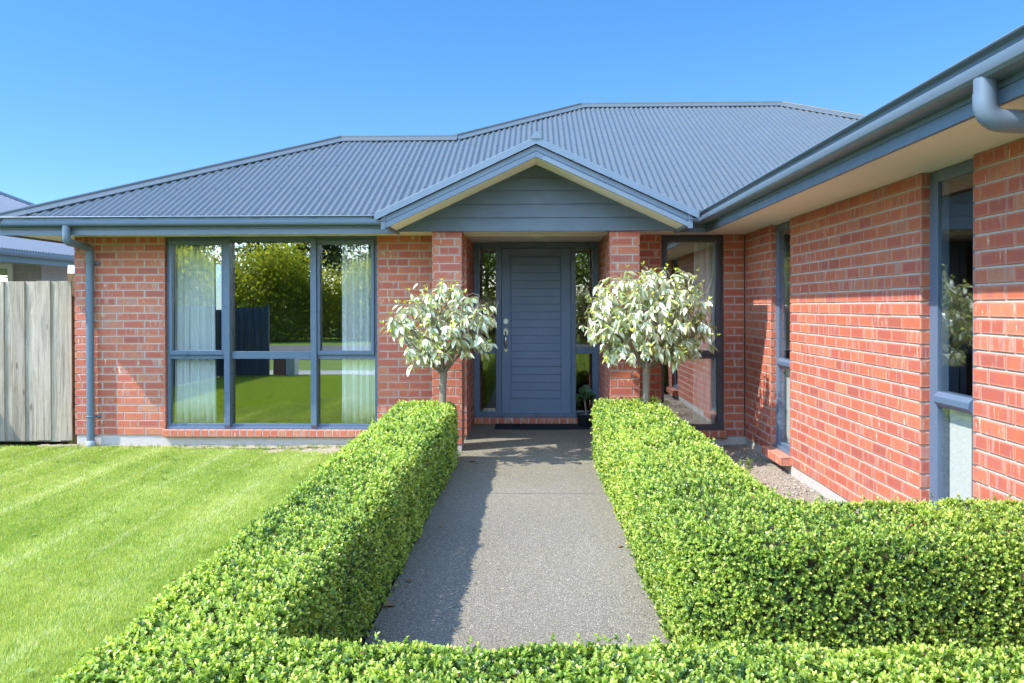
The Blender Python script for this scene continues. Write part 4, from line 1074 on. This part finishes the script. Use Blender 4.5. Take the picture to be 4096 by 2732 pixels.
# ------------------------------------------------------------------ porch things
pr = empty('potted_plant', (0.600, 10.42, path_z(0, 10.42)), 'dark green rosette succulent in a black plastic pot beside the front door', 'potted plant')
px_, py_, pz_ = pr.location
q = MB(); q.lathe([(0.0005, 0.004), (0.088, 0.0), (0.112, 0.150), (0.118, 0.152), (0.120, 0.168), (0.112, 0.170), (0.106, 0.150), (0.104, 0.135)], (px_, py_, pz_), 24); q.build('pot', M['pot'], pr)
q = MB(); q.lathe([(0.103, 0.137), (0.06, 0.146), (0.0005, 0.150)], (px_, py_, pz_), 20); q.build('soil', M['mulch'], pr)
q = MB(); q.tube([(px_, py_, pz_ + 0.14), (px_ - 0.004, py_, pz_ + 0.22), (px_ - 0.014, py_ - 0.01, pz_ + 0.33)], [0.012, 0.011, 0.014], 8); q.build('stem', M['bark'], pr)
V = []; F = []; cnt = 0; Ct = []
for (ox, oy, oz, sc, tilt) in ((-0.015, -0.02, 0.40, 1.0, 0.9), (0.065, 0.0, 0.36, 0.62, 0.5), (-0.085, 0.01, 0.35, 0.6, -0.4), (0.0, 0.04, 0.46, 0.55, 0.0)):
    ax = Vector((0.35 * tilt * 0.3, -0.75, 0.65)).normalized(); e = ax.cross(Vector((0, 0, 1))).normalized(); g_ = ax.cross(e)
    for i in range(34):
        a = i * 2.39996; th = math.radians(12 + 78 * (i / 33) ** 0.8); d = ax * math.cos(th) + (e * math.cos(a) + g_ * math.sin(a)) * math.sin(th)
        L = (0.03 + 0.075 * (i / 33)) * sc; W = L * 0.50; up = ax - d * ax.dot(d); up = up.normalized() if up.length > 0.01 else e
        s_ = d.cross(up); o = Vector((px_ + ox, py_ + oy, pz_ + oz))
        pts_ = [(0.05, 0.18), (0.45, 0.30), (0.75, 0.50), (0.92, 0.42), (1.0, 0.0)]
        row = []
        for t, w in pts_:
            c = o + d * L * t + up * (0.10 * L * t * t); row += [tuple(c - s_ * W * w + up * W * 0.12), tuple(c), tuple(c + s_ * W * w + up * W * 0.12)]
        V.append(np.array(row)); F += [tuple(cnt + k for k in (r * 3 + j, r * 3 + j + 1, r * 3 + j + 4, r * 3 + j + 3)) for r in range(4) for j in range(2)]; cnt += 15
        f_ = i / 33; Ct.append(np.tile(np.array([0.10, 0.17, 0.05]) * (1 - f_) + np.array([0.045, 0.085, 0.045]) * f_, (15, 1)))
npmesh('rosettes', np.concatenate(V), np.array(F), M['succulent'], pr, {'tint': np.concatenate(Ct)}, smooth=True)
q = MB(); n = 40; rows = []
for j in range(2):
    rows.append([(-0.50 + 1.13 * i / n, (10.585 if j else 10.215 + 0.035 * (abs(i - n / 2) / (n / 2)) ** 2 - 0.0), 0.012 + path_z(0, 10.4 + (0.18 if j else -0.19))) for i in range(n + 1)])
q.grid(rows, 0); q.grid([rows[0], [(x, y - 0.001, z_ - 0.012) for x, y, z_ in rows[0]]], 0); q.grid([rows[1], [(x, y, z_ - 0.012) for x, y, z_ in rows[1]]], 0)
for _ in range(5200):
    x = random.uniform(-0.49, 0.62); y = random.uniform(10.26, 10.58); zz = path_z(0, y) + 0.012; a = random.uniform(0, 6.28)
    q.face([(x - 0.001, y, zz), (x + 0.001, y, zz), (x + 0.005 * math.cos(a), y + 0.005 * math.sin(a), zz + 0.010)])
tag(q.build('door_mat', M['rubber']), 'long black door mat lying in front of the brick door step', 'door mat')
def dry_leaf(x, y, z_, s, a):
    q = MB(); rows = []
    for i in range(6):
        t = i / 5; w = 0.30 * s * math.sin(math.pi * min(0.98, t + 0.04)) ** 0.8
        rows.append([(x + math.cos(a) * (t - 0.5) * s - math.sin(a) * k * w, y + math.sin(a) * (t - 0.5) * s + math.cos(a) * k * w, z_ + 0.002 + abs(k) * w * 0.5 + 0.16 * s * (t - 0.5) ** 2) for k in (-1, 0, 1)])
    q.grid(rows, 0, True)
    return tag(q.build('dry_leaf', M['dead']), 'small dry brown leaf lying on the grey path', 'leaf', 'dry leaves scattered on the path')
for x, y, s, a in ((-0.62, 8.33, 0.075, 2.9), (-0.57, 8.22, 0.035, 0.4), (-0.75, 4.35, 0.07, 0.3), (-0.71, 4.75, 0.05, 2.0), (0.42, 8.30, 0.035, 0.9), (0.15, 9.30, 0.03, 0.2), (0.53, 5.45, 0.05, 1.0), (-0.70, 6.9, 0.03, 1.7), (-0.66, 5.9, 0.03, 0.2), (-0.25, 8.15, 0.03, 0.5)):
    dry_leaf(x, y, path_z(x, y), s, a)
def litter():
    n = 900; y = rng.uniform(2.4, 8.9, n); x = -0.775 + rng.exponential(0.045, n); k = n // 5; x[:k] = rng.uniform(-0.7, 0.75, k); x[k:2 * k] = 0.62 - rng.exponential(0.03, k)
    z_ = np.where(y < 8.9, 0.022 + 0.0048 * (y - 2), 0.055) + 0.002; a = rng.uniform(0, 6.28, n)
    V, F = leaves(np.stack([x, y, z_], 1), np.stack([np.cos(a), np.sin(a), 0.1 + 0 * a], 1), np.stack([0.3 * np.cos(a * 3), 0.3 * np.sin(a * 5), 1 + 0 * a], 1), rng.uniform(0.006, 0.018, n), rng.uniform(0.004, 0.010, n))
    c = np.where(rng.uniform(0, 1, (n, 1)) < 0.7, np.array([[0.10, 0.07, 0.04]]), np.array([[0.32, 0.27, 0.15]])) * rng.uniform(0.6, 1.3, (n, 1))
    tag(npmesh('leaf_litter', V, F, M['succulent'], None, {'tint': np.repeat(c, 6, 0)}), 'tiny brown leaf crumbs along the edges of the path', 'leaf litter', kind='stuff')
litter()
# a weed and a few strappy leaves in the dry bed
w_ = empty('weed', (1.80, 7.35, 0.035), 'small upright green weed growing in the dry bed behind the hedge', 'weed')
n = 60; hgt = rng.uniform(0.0, 0.21, n); az = rng.uniform(0, 6.28, n)
P = np.stack([1.80 + 0 * az, 7.35 + 0 * az, 0.04 + hgt], 1); D = np.stack([np.cos(az), np.sin(az), 0.45 + 0 * az], 1)
V, F = leaves(P, D, np.tile([[0, 0, 1.0]], (n, 1)) + 0 * D, rng.uniform(0.03, 0.055, n), rng.uniform(0.012, 0.02, n))
npmesh('leaves', V, F, M['leaf'], w_, {'tint': np.repeat(np.array([[0.20, 0.30, 0.05]]) * rng.uniform(0.8, 1.2, (n, 1)), 6, 0)})
q = MB(); q.tube([(1.80, 7.35, 0.0), (1.805, 7.35, 0.12), (1.80, 7.352, 0.25)], [0.005, 0.004, 0.002], 6); q.build('stem', M['bark'], w_)
w_ = empty('strappy_plant', (1.52, 7.0, 0.035), 'pale strap-leaved bulb plant dying back in the dry bed', 'plant')
q = MB()
for i in range(16):
    a = random.uniform(0, 6.28); L = random.uniform(0.14, 0.30); pts = []
    for t in np.linspace(0, 1, 6):
        pts.append((1.52 + math.cos(a) * L * t, 7.0 + 0.6 * math.sin(a) * L * t, 0.035 + 0.16 * math.sin(2.3 * t) * (0.7 + 0.3 * math.sin(a * 3))))
    q.grid([[(x - math.sin(a) * 0.006, y + math.cos(a) * 0.006, z_) for x, y, z_ in pts], [(x + math.sin(a) * 0.006, y - math.cos(a) * 0.006, z_ + 0.002) for x, y, z_ in pts]], 0, True)
q.build('leaves', m_plain('strappy_leaf', (0.42, 0.44, 0.22), 0.6), w_)

# ------------------------------------------------------------------ paling fence at the left
def attr_boxes(name, boxes, mat, parent):
    V = []; F = []; A = []
    for bx in boxes:
        x0, x1, y0, y1, z0, z1 = bx; n = len(V); r = (random.random(), random.random(), random.random())
        V += [(x0, y0, z0), (x1, y0, z0), (x1, y1, z0), (x0, y1, z0), (x0, y0, z1), (x1, y0, z1), (x1, y1, z1), (x0, y1, z1)]
        F += [tuple(n + i for i in f) for f in ((0, 3, 2, 1), (4, 5, 6, 7), (0, 1, 5, 4), (1, 2, 6, 5), (2, 3, 7, 6), (3, 0, 4, 7))]; A += [r] * 8
    me = bpy.data.meshes.new(name); me.from_pydata(V, [], F); me.materials.append(mat)
    at = me.attributes.new('rand', 'FLOAT_VECTOR', 'POINT'); at.data.foreach_set('vector', np.array(A, np.float32).ravel())
    return link(name, me, parent)
fen = empty('paling_fence', (-6.2, 9.75, 0), 'weathered grey timber paling fence joining the house corner', 'fence')
bxs = []; x = -5.345; k = 0
for i in range(16):
    w = random.choice((0.118, 0.125, 0.130, 0.150)); d = 0.020 if k % 2 else 0.0
    bxs.append((x - w, x - 0.002 + (0.012 if k % 2 == 0 else 0), 9.735 + d * 0.9, 9.753 + d * 0.9 - 0.001, 0.02 + random.uniform(-0.01, 0.015), 1.862 + random.uniform(-0.004, 0.004))); x -= w; k += 1
o = attr_boxes('palings', bxs, M['timber'], fen); bevel(o, 0.003, 1)
for zz in (0.30, 1.45): attr_boxes('rail', [(-7.3, -5.30, 9.775, 9.815, zz, zz + 0.09)], M['post'], fen)
attr_boxes('post', [(-5.42, -5.33, 9.82, 9.91, -0.1, 1.80)], M['post'], fen)
q = MB()                                                                 # clear corrugated sheet leaning up behind the fence
n = 60; q.grid([[(-6.75 + 1.0 * i / n, 12.0 + 0.018 * math.sin(i * 1.05), 0.0) for i in range(n + 1)], [(-6.62 + 1.0 * i / n, 12.0 + 0.018 * math.sin(i * 1.05), 2.16 - 0.05 * i / n) for i in range(n + 1)]], 0, True)
o = q.build('plastic_sheet', M['plastic']); o.modifiers.new('thick', 'SOLIDIFY').thickness = 0.003
tag(o, 'pale corrugated plastic sheet standing upright behind the paling fence', 'sheet')
o = attr_boxes('timber_post', [(-5.70, -5.50, 10.3, 10.42, -0.1, 1.975)], M['post'], None); tag(o, 'short brown timber post showing just above the fence top', 'post')

# ------------------------------------------------------------------ the neighbour's house beyond the fence
nh = empty('neighbour_house', (-10, 15.4, 0), 'grey block house with a grey metal roof beyond the timber fence', 'house')
XN, ZN = -8.4, 2.50; YN = 21.8
q = MB(); rowsA = []; rowsB = []
n = int((YN - 6.0) / WL * 6)
for i in range(n + 1):
    y = 6.0 + (YN - 6.0) * i / n; dz = AMP * math.cos(2 * math.pi * i / 6); hi = min(YN - y, 4.2)
    rowsA.append((XN, y, ZN + dz)); rowsB.append((XN - hi, y, ZN + T * hi + dz))
q.grid([rowsA, rowsB], 0, True)
q.face([(XN - 4.2, 6.0, ZN + T * 4.2), (XN - 4.2, YN - 4.2, ZN + T * 4.2), (XN - 8.4, YN, ZN), (XN - 8.4, 6.0, ZN)]); q.face([(XN, YN, ZN), (XN - 8.4, YN, ZN), (XN - 4.2, YN - 4.2, ZN + T * 4.2)])
y = 6.4
while y < YN - 0.6:
    screw(q, XN - 0.12, y, ZN + T * 0.12 + AMP); screw(q, XN - 1.0, y, ZN + T * 1.0 + AMP); y += WL * 3
nr = q.build('roof', M['grey_roof'], nh)
q = MB(); A_, B_ = Vector((XN, YN, ZN + 0.03)), Vector((XN - 4.2, YN - 4.2, ZN + T * 4.2 + 0.03)); w1 = Vector((0.12, -0.12, 0)); 
q.face([A_ + Vector((0, -0.15, -0.005)), A_, B_, B_ + Vector((0, -0.15, -0.005))]); q.face([A_, A_ + Vector((-0.15, 0, -0.005)), B_ + Vector((-0.15, 0, -0.005)), B_]); q.tube([A_ + Vector((0, 0, 0.01)), B_ + Vector((0, 0, 0.01))], 0.025, 8)
q.build('ridge_cap', M['trim'], nr)
q = MB(); sweep(q, [(0, ZN - 0.02), (0, ZN - 0.10), (0.08, ZN - 0.10), (0.10, ZN - 0.06), (0.10, ZN - 0.01), (0.09, ZN - 0.01)], [(XN - 0.10, 6.0), (XN - 0.10, YN)]); q.build('gutter', M['trim'], nh)
q = MB(); q.box(XN - 0.13, XN - 0.102, 6.0, YN, ZN - 0.20, ZN); q.build('fascia', M['trim'], nh)
q = MB(); q.box(XN - 5.0, XN - 0.131, 6.0, YN, ZN - 0.13, ZN - 0.118); q.build('soffit', M['white_frame'], nh)
def blockwork(O, u, nrm, L, z0, z1):
    q = MB(); O = Vector(O); u = Vector(u); nrm = Vector(nrm); r = 0
    while z0 + r * 0.13 < z1 - 0.05:
        x = -0.15 * (r % 2); zz = z0 + r * 0.13
        while x < L:
            a = max(0, x) + 0.004; b_ = min(L, x + 0.30) - 0.004
            if b_ - a > 0.03:
                p = [O + u * a, O + u * b_]; hh = min(zz + 0.122, z1); nn = nrm * 0.006
                q.face([(p[0].x + nn.x, p[0].y + nn.y, zz), (p[1].x + nn.x, p[1].y + nn.y, zz), (p[1].x + nn.x, p[1].y + nn.y, hh), (p[0].x + nn.x, p[0].y + nn.y, hh)])
            x += 0.30
        r += 1
    a, b_ = O, O + u * L; q.face([(a.x, a.y, z0), (b_.x, b_.y, z0), (b_.x, b_.y, z1), (a.x, a.y, z1)], 1)
    return q
blockwork((-9.0, 15.4, 0), (0, 1, 0), (1, 0, 0), 6.2, 0, ZN - 0.13).build('side_wall', [M['grey_block'], M['mortar']], nh)
blockwork((-9.50, 15.4, 0), (1, 0, 0), (0, -1, 0), 0.50, 0, ZN - 0.13).build('front_wall', [M['grey_block'], M['mortar']], nh)
blockwork((-13.0, 15.4, 0), (1, 0, 0), (0, -1, 0), 2.0, 0, ZN - 0.13).build('front_wall', [M['grey_block'], M['mortar']], nh)
q = MB(); ring(q, -11.0, -9.50, 0.3, 2.36, 15.36, 15.45, 0.09, 0.09, 0.09, 0.09); nw = q.build('window', M['white_frame'], nh)
q = MB(); q.box(-10.92, -9.58, 15.41, 15.415, 0.38, 2.28); q.build('pane', M['glass'], nw)
q = MB(); q.face([(-10.95, 15.9, 0), (-9.0, 15.9, 0), (-9.0, 15.9, 2.4), (-10.95, 15.9, 2.4)]); q.build('room', M['room'], nh)

# ------------------------------------------------------------------ what the windows mirror: fence, letterboxes, road side trees
df = empty('steel_boundary_fence', (-7.15, 3.0, 0), 'dark ribbed steel boundary fence with a short return, mirrored in the big window', 'fence')
FXB = -7.15
q = MB(); n = 300; q.grid([[(FXB + 0.018 * (1 if (i // 3) % 2 else -1), -0.05 + 9.6 * i / n, z_) for i in range(n + 1)] for z_ in (0.0, 1.56)], 0, False)
q.build('panel', M['dark_fence'], df)
q = MB(); n = 36; q.grid([[(FXB + 1.05 * i / n, -0.05 + 0.022 * (1 if (i // 3) % 2 else -1), z_) for i in range(n + 1)] for z_ in (0.0, 1.56)], 0, False); q.build('return_panel', M['dark_fence'], df)
for x, y in ((FXB, -0.05), (FXB, 2.4), (FXB, 4.8), (FXB, 7.2), (FXB, 9.5), (FXB + 1.07, -0.05)):
    q = MB(); q.box(x - 0.03, x + 0.03, y - 0.03, y + 0.03, -0.05, 1.61); q.build('post', M['dark_fence'], df)
q = MB(); q.box(FXB - 0.02, FXB + 0.02, 0.0, 9.45, 1.561, 1.59); q.build('rail', M['dark_fence'], df)
lb = empty('letterbox', (-5.585, -0.25, 0), 'grey letterbox on the verge mirrored in the big window', 'letterbox')
q = MB(); q.box(-5.69, -5.48, -0.43, -0.10, 0.0, 0.44); bevel(q.build('body', M['white_frame'], lb), 0.01, 2)
q = MB(); q.prism([(-5.70, 0.441), (-5.47, 0.441), (-5.47, 0.46), (-5.585, 0.50), (-5.70, 0.46)], -0.46, -0.07); q.build('lid', M['grey_roof'], lb)
lb = empty('brick_pier', (-5.84, -0.3, 0), 'short red brown brick pier beside the letterbox, mirrored in the window', 'pier')
q = MB(); q.box(-5.975, -5.705, -0.45, -0.1, -0.05, 0.44); bevel(q.build('shaft', M['rust'], lb), 0.006, 1); q = MB(); q.box(-5.99, -5.70, -0.465, -0.085, 0.441, 0.465); bevel(q.build('coping', M['footpath'], lb), 0.008, 2)

def street_tree(x, y, h, r, cols, label, cat, seed, n=16000, leaf=0.19, conifer=False):
    g = np.random.default_rng(seed); root = empty('pine_tree' if conifer else 'street_tree', (x, y, 0), label, cat, None)
    q = MB(); rr = random.Random(seed)
    q.tube([(x, y, -0.1), (x + 0.1, y, h * 0.35), (x + rr.uniform(-.3, .3), y, h * (0.93 if conifer else 0.75))], [h * 0.028, h * 0.02, h * 0.006], 9)
    cl = []
    nb_ = 34 if conifer else 26
    for i in range(nb_):
        a = rr.uniform(0, 6.28); 
        if conifer: z_ = h * rr.uniform(0.28, 0.97); ra = r * (1.08 - z_ / h) * rr.uniform(0.4, 1.1); zz = z_
        else:
            t = rr.uniform(-1, 1); ra = r * math.sqrt(max(0.25, 1 - t * t)) * rr.uniform(0.35, 1.0); z_ = h * 0.3; zz = h * (0.52 + 0.44 * t)
        e = (x + ra * math.cos(a), y + ra * math.sin(a), zz)
        q.tube([(x, y, max(0.3, zz - ra * 0.5)), ((x + e[0]) / 2, (y + e[1]) / 2, zz - ra * 0.12), e], [h * 0.007, h * 0.004, 0.01], 5, cap=False); cl.append(e)
    q.build('trunk', M['bark'], root)
    cl = np.array(cl); k = g.integers(0, len(cl), n); s = r * (0.20 if conifer else 0.27)
    P = cl[k] + g.normal(0, 1, (n, 3)) * np.array([[s, s, s * (0.45 if conifer else 0.75)]]); P[:, 2] = np.maximum(P[:, 2], 0.15)
    D = g.normal(0, 1, (n, 3)) + np.array([[0, 0, -0.2]]); N = g.normal(0, 0.6, (n, 3)) + np.array([[-0.3, 0.2, 1.0]])
    V, F = leaves(P, D, N, leaf * g.uniform(0.7, 1.4, n), leaf * (0.22 if conifer else 0.5) * g.uniform(0.8, 1.2, n))
    a, b = np.array(cols[0]), np.array(cols[1]); t = np.clip(g.uniform(0, 1, (n, 1)) * 0.6 + (k[:, None] % 5) / 5 * 0.4, 0, 1)
    npmesh('crown', V, F, M['treeleaf'], root, {'tint': np.repeat(a * (1 - t) + b * t, 6, 0)})
lime = ((0.28, 0.34, 0.05), (0.58, 0.60, 0.11)); deep = ((0.10, 0.16, 0.035), (0.28, 0.36, 0.07)); pine = ((0.03, 0.05, 0.03), (0.07, 0.10, 0.05))
street_tree(-17.9, -23, 4.1, 2.3, lime, 'yellow green bushy tree across the road, mirrored at the left of the big window', 'tree', 21)
street_tree(-12.8, -22, 4.0, 2.4, lime, 'tallest yellow green bushy tree mirrored in the middle of the big window', 'tree', 22, 20000)
street_tree(-8.2, -23.5, 3.3, 2.2, lime, 'lower yellow green bush mirrored at the right of the big window', 'tree', 23)
street_tree(-2.4, -18.5, 5.6, 2.5, deep, 'dark green tree mirrored in the glass left of the front door', 'tree', 24, 9000)
street_tree(2.6, -18.5, 6.4, 2.8, deep, 'dark green tree mirrored in the glass right of the front door', 'tree', 25, 9000)
street_tree(-21.5, -31, 14, 3.6, pine, 'dark pine mirrored at the upper left of the big window', 'tree', 31, 7000, 0.5, True)
street_tree(-14.5, -33, 15, 4.0, pine, 'dark pine standing behind the tallest yellow green tree', 'tree', 32, 7000, 0.5, True)
street_tree(-9.3, -29, 13, 3.2, pine, 'dark pine mirrored at the upper right of the big window', 'tree', 33, 7000, 0.5, True)
street_tree(-30, -28, 9, 5, deep, 'broad dark tree far along the road', 'tree', 34, 9000, 0.3)

def wood():
    n = 90000; x = rng.uniform(-75, 75, n); top = 1.9 + 0.5 * np.sin(0.31 * x) + 0.6 * np.sin(0.83 * x + 1) + 0.5 * np.sin(2.1 * x)
    z_ = np.minimum(rng.uniform(0.0, 1.05, n), 1) ** 0.8 * top; y = -27.5 + rng.normal(0, 0.8, n) + 0.5 * np.sin(1.3 * x)
    V, F = leaves(np.stack([x, y, z_], 1), rng.normal(0, 1, (n, 3)), rng.normal(0, 0.6, (n, 3)) + np.array([[-0.3, 0.3, 1.0]]), rng.uniform(0.2, 0.42, n), rng.uniform(0.12, 0.24, n))
    k = np.clip(0.5 + 0.5 * np.sin(0.9 * x + 2 * np.sin(0.37 * x)) * np.sin(1.1 * z_ + x), 0, 1)[:, None] * rng.uniform(0.6, 1.0, (n, 1))
    c = np.array([[0.13, 0.18, 0.035]]) * (1 - k) + np.array([[0.42, 0.46, 0.08]]) * k
    tag(npmesh('woodland', V, F, M['treeleaf'], None, {'tint': np.repeat(c, 6, 0)}), 'bushy woodland edge across the road, mirrored in the windows', 'woodland', kind='stuff')
wood()

# ------------------------------------------------------------------ sky, sun, camera
AZ, EL = R(22.3), R(50.4)                                                 # the sun stands to the left and a little behind the camera
to_sun = Vector((-math.cos(AZ) * math.cos(EL), -math.sin(AZ) * math.cos(EL), math.sin(EL)))
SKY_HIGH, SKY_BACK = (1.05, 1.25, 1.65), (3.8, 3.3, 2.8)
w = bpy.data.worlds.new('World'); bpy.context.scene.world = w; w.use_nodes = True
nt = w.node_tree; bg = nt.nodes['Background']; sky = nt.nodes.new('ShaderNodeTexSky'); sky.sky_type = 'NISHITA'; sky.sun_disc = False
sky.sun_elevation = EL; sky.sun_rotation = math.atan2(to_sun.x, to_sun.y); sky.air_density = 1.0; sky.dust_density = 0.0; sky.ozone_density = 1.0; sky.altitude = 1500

def wn(typ, **kw):
    x = nt.nodes.new(typ)
    for k, v in kw.items(): setattr(x, k, v)
    return x
def wmath(op, a, b=0.0, clamp=False):
    x = wn('ShaderNodeMath', operation=op, use_clamp=clamp)
    for i, q in enumerate((a, b)):
        if isinstance(q, (int, float)): x.inputs[i].default_value = q
        else: nt.links.new(q, x.inputs[i])
    return x.outputs[0]
# clear deep blue low in the north, away from the sun; sky overhead and behind the camera brightened, an added fill for shaded walls
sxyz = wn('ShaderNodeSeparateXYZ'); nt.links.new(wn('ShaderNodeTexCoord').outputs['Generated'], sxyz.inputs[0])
high_boost = wmath('MULTIPLY', wmath('SUBTRACT', sxyz.outputs[2], 0.42), 2.6, True)
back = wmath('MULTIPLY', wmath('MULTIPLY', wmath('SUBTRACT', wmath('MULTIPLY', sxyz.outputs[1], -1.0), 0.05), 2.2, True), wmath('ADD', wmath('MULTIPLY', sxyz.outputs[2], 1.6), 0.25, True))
tint = wn('ShaderNodeMix', data_type='RGBA'); nt.links.new(high_boost, tint.inputs[0]); low = wn('ShaderNodeMix', data_type='RGBA'); nt.links.new(wmath('MULTIPLY', sxyz.outputs[2], 2.9, True), low.inputs[0])
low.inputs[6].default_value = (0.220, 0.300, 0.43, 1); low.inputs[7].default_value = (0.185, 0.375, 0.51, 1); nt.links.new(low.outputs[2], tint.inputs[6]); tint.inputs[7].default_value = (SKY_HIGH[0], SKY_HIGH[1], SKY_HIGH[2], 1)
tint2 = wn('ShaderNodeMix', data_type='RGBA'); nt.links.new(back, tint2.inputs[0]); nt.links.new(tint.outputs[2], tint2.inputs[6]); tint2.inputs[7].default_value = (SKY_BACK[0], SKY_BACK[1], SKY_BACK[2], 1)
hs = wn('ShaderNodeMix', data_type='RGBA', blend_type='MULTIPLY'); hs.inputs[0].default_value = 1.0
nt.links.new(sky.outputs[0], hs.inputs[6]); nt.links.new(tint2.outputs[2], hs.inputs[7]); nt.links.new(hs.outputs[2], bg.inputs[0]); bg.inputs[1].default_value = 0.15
sd = bpy.data.lights.new('sun', 'SUN'); sd.energy = 2.6; sd.angle = R(0.53); sd.color = (1.0, 0.955, 0.89)
so = bpy.data.objects.new('sun', sd); C.objects.link(so); so.rotation_euler = to_sun.to_track_quat('Z', 'Y').to_euler()

cd = bpy.data.cameras.new('camera'); cam = bpy.data.objects.new('camera', cd); C.objects.link(cam)
yaw, pitch, roll = 0.02814, -0.00707, -0.00186
fw = Vector((-math.sin(yaw) * math.cos(pitch), math.cos(yaw) * math.cos(pitch), math.sin(pitch))); rt = Vector((math.cos(yaw), math.sin(yaw), 0)); up = rt.cross(fw)
rt, up = rt * math.cos(roll) + up * math.sin(roll), up * math.cos(roll) - rt * math.sin(roll)
mt = Matrix((rt, up, -fw)).transposed().to_4x4(); mt.translation = (0, 0, CAM_Z); cam.matrix_world = mt
cd.sensor_fit = 'HORIZONTAL'; cd.sensor_width = 36; cd.lens = 36 * 3442.37 / 4096; cd.shift_x = 0; cd.shift_y = -(1366 - 1250.94) / 4096
cd.clip_start = 0.05; cd.clip_end = 2000
sc = bpy.context.scene; sc.camera = cam
sc.view_settings.view_transform = 'Standard'; sc.view_settings.look = 'None'; sc.view_settings.exposure = 1.72; sc.view_settings.gamma = 1.0
sc.render.engine = 'CYCLES'; cy = sc.cycles
cy.max_bounces = 8; cy.diffuse_bounces = 4; cy.glossy_bounces = 4; cy.transmission_bounces = 4; cy.transparent_max_bounces = 16; cy.caustics_reflective = False; cy.caustics_refractive = False
cy.use_adaptive_sampling = False; cy.use_denoising = True; cy.denoiser = 'OPENIMAGEDENOISE'; cy.denoising_input_passes = 'RGB_ALBEDO_NORMAL'; cy.denoising_prefilter = 'ACCURATE'
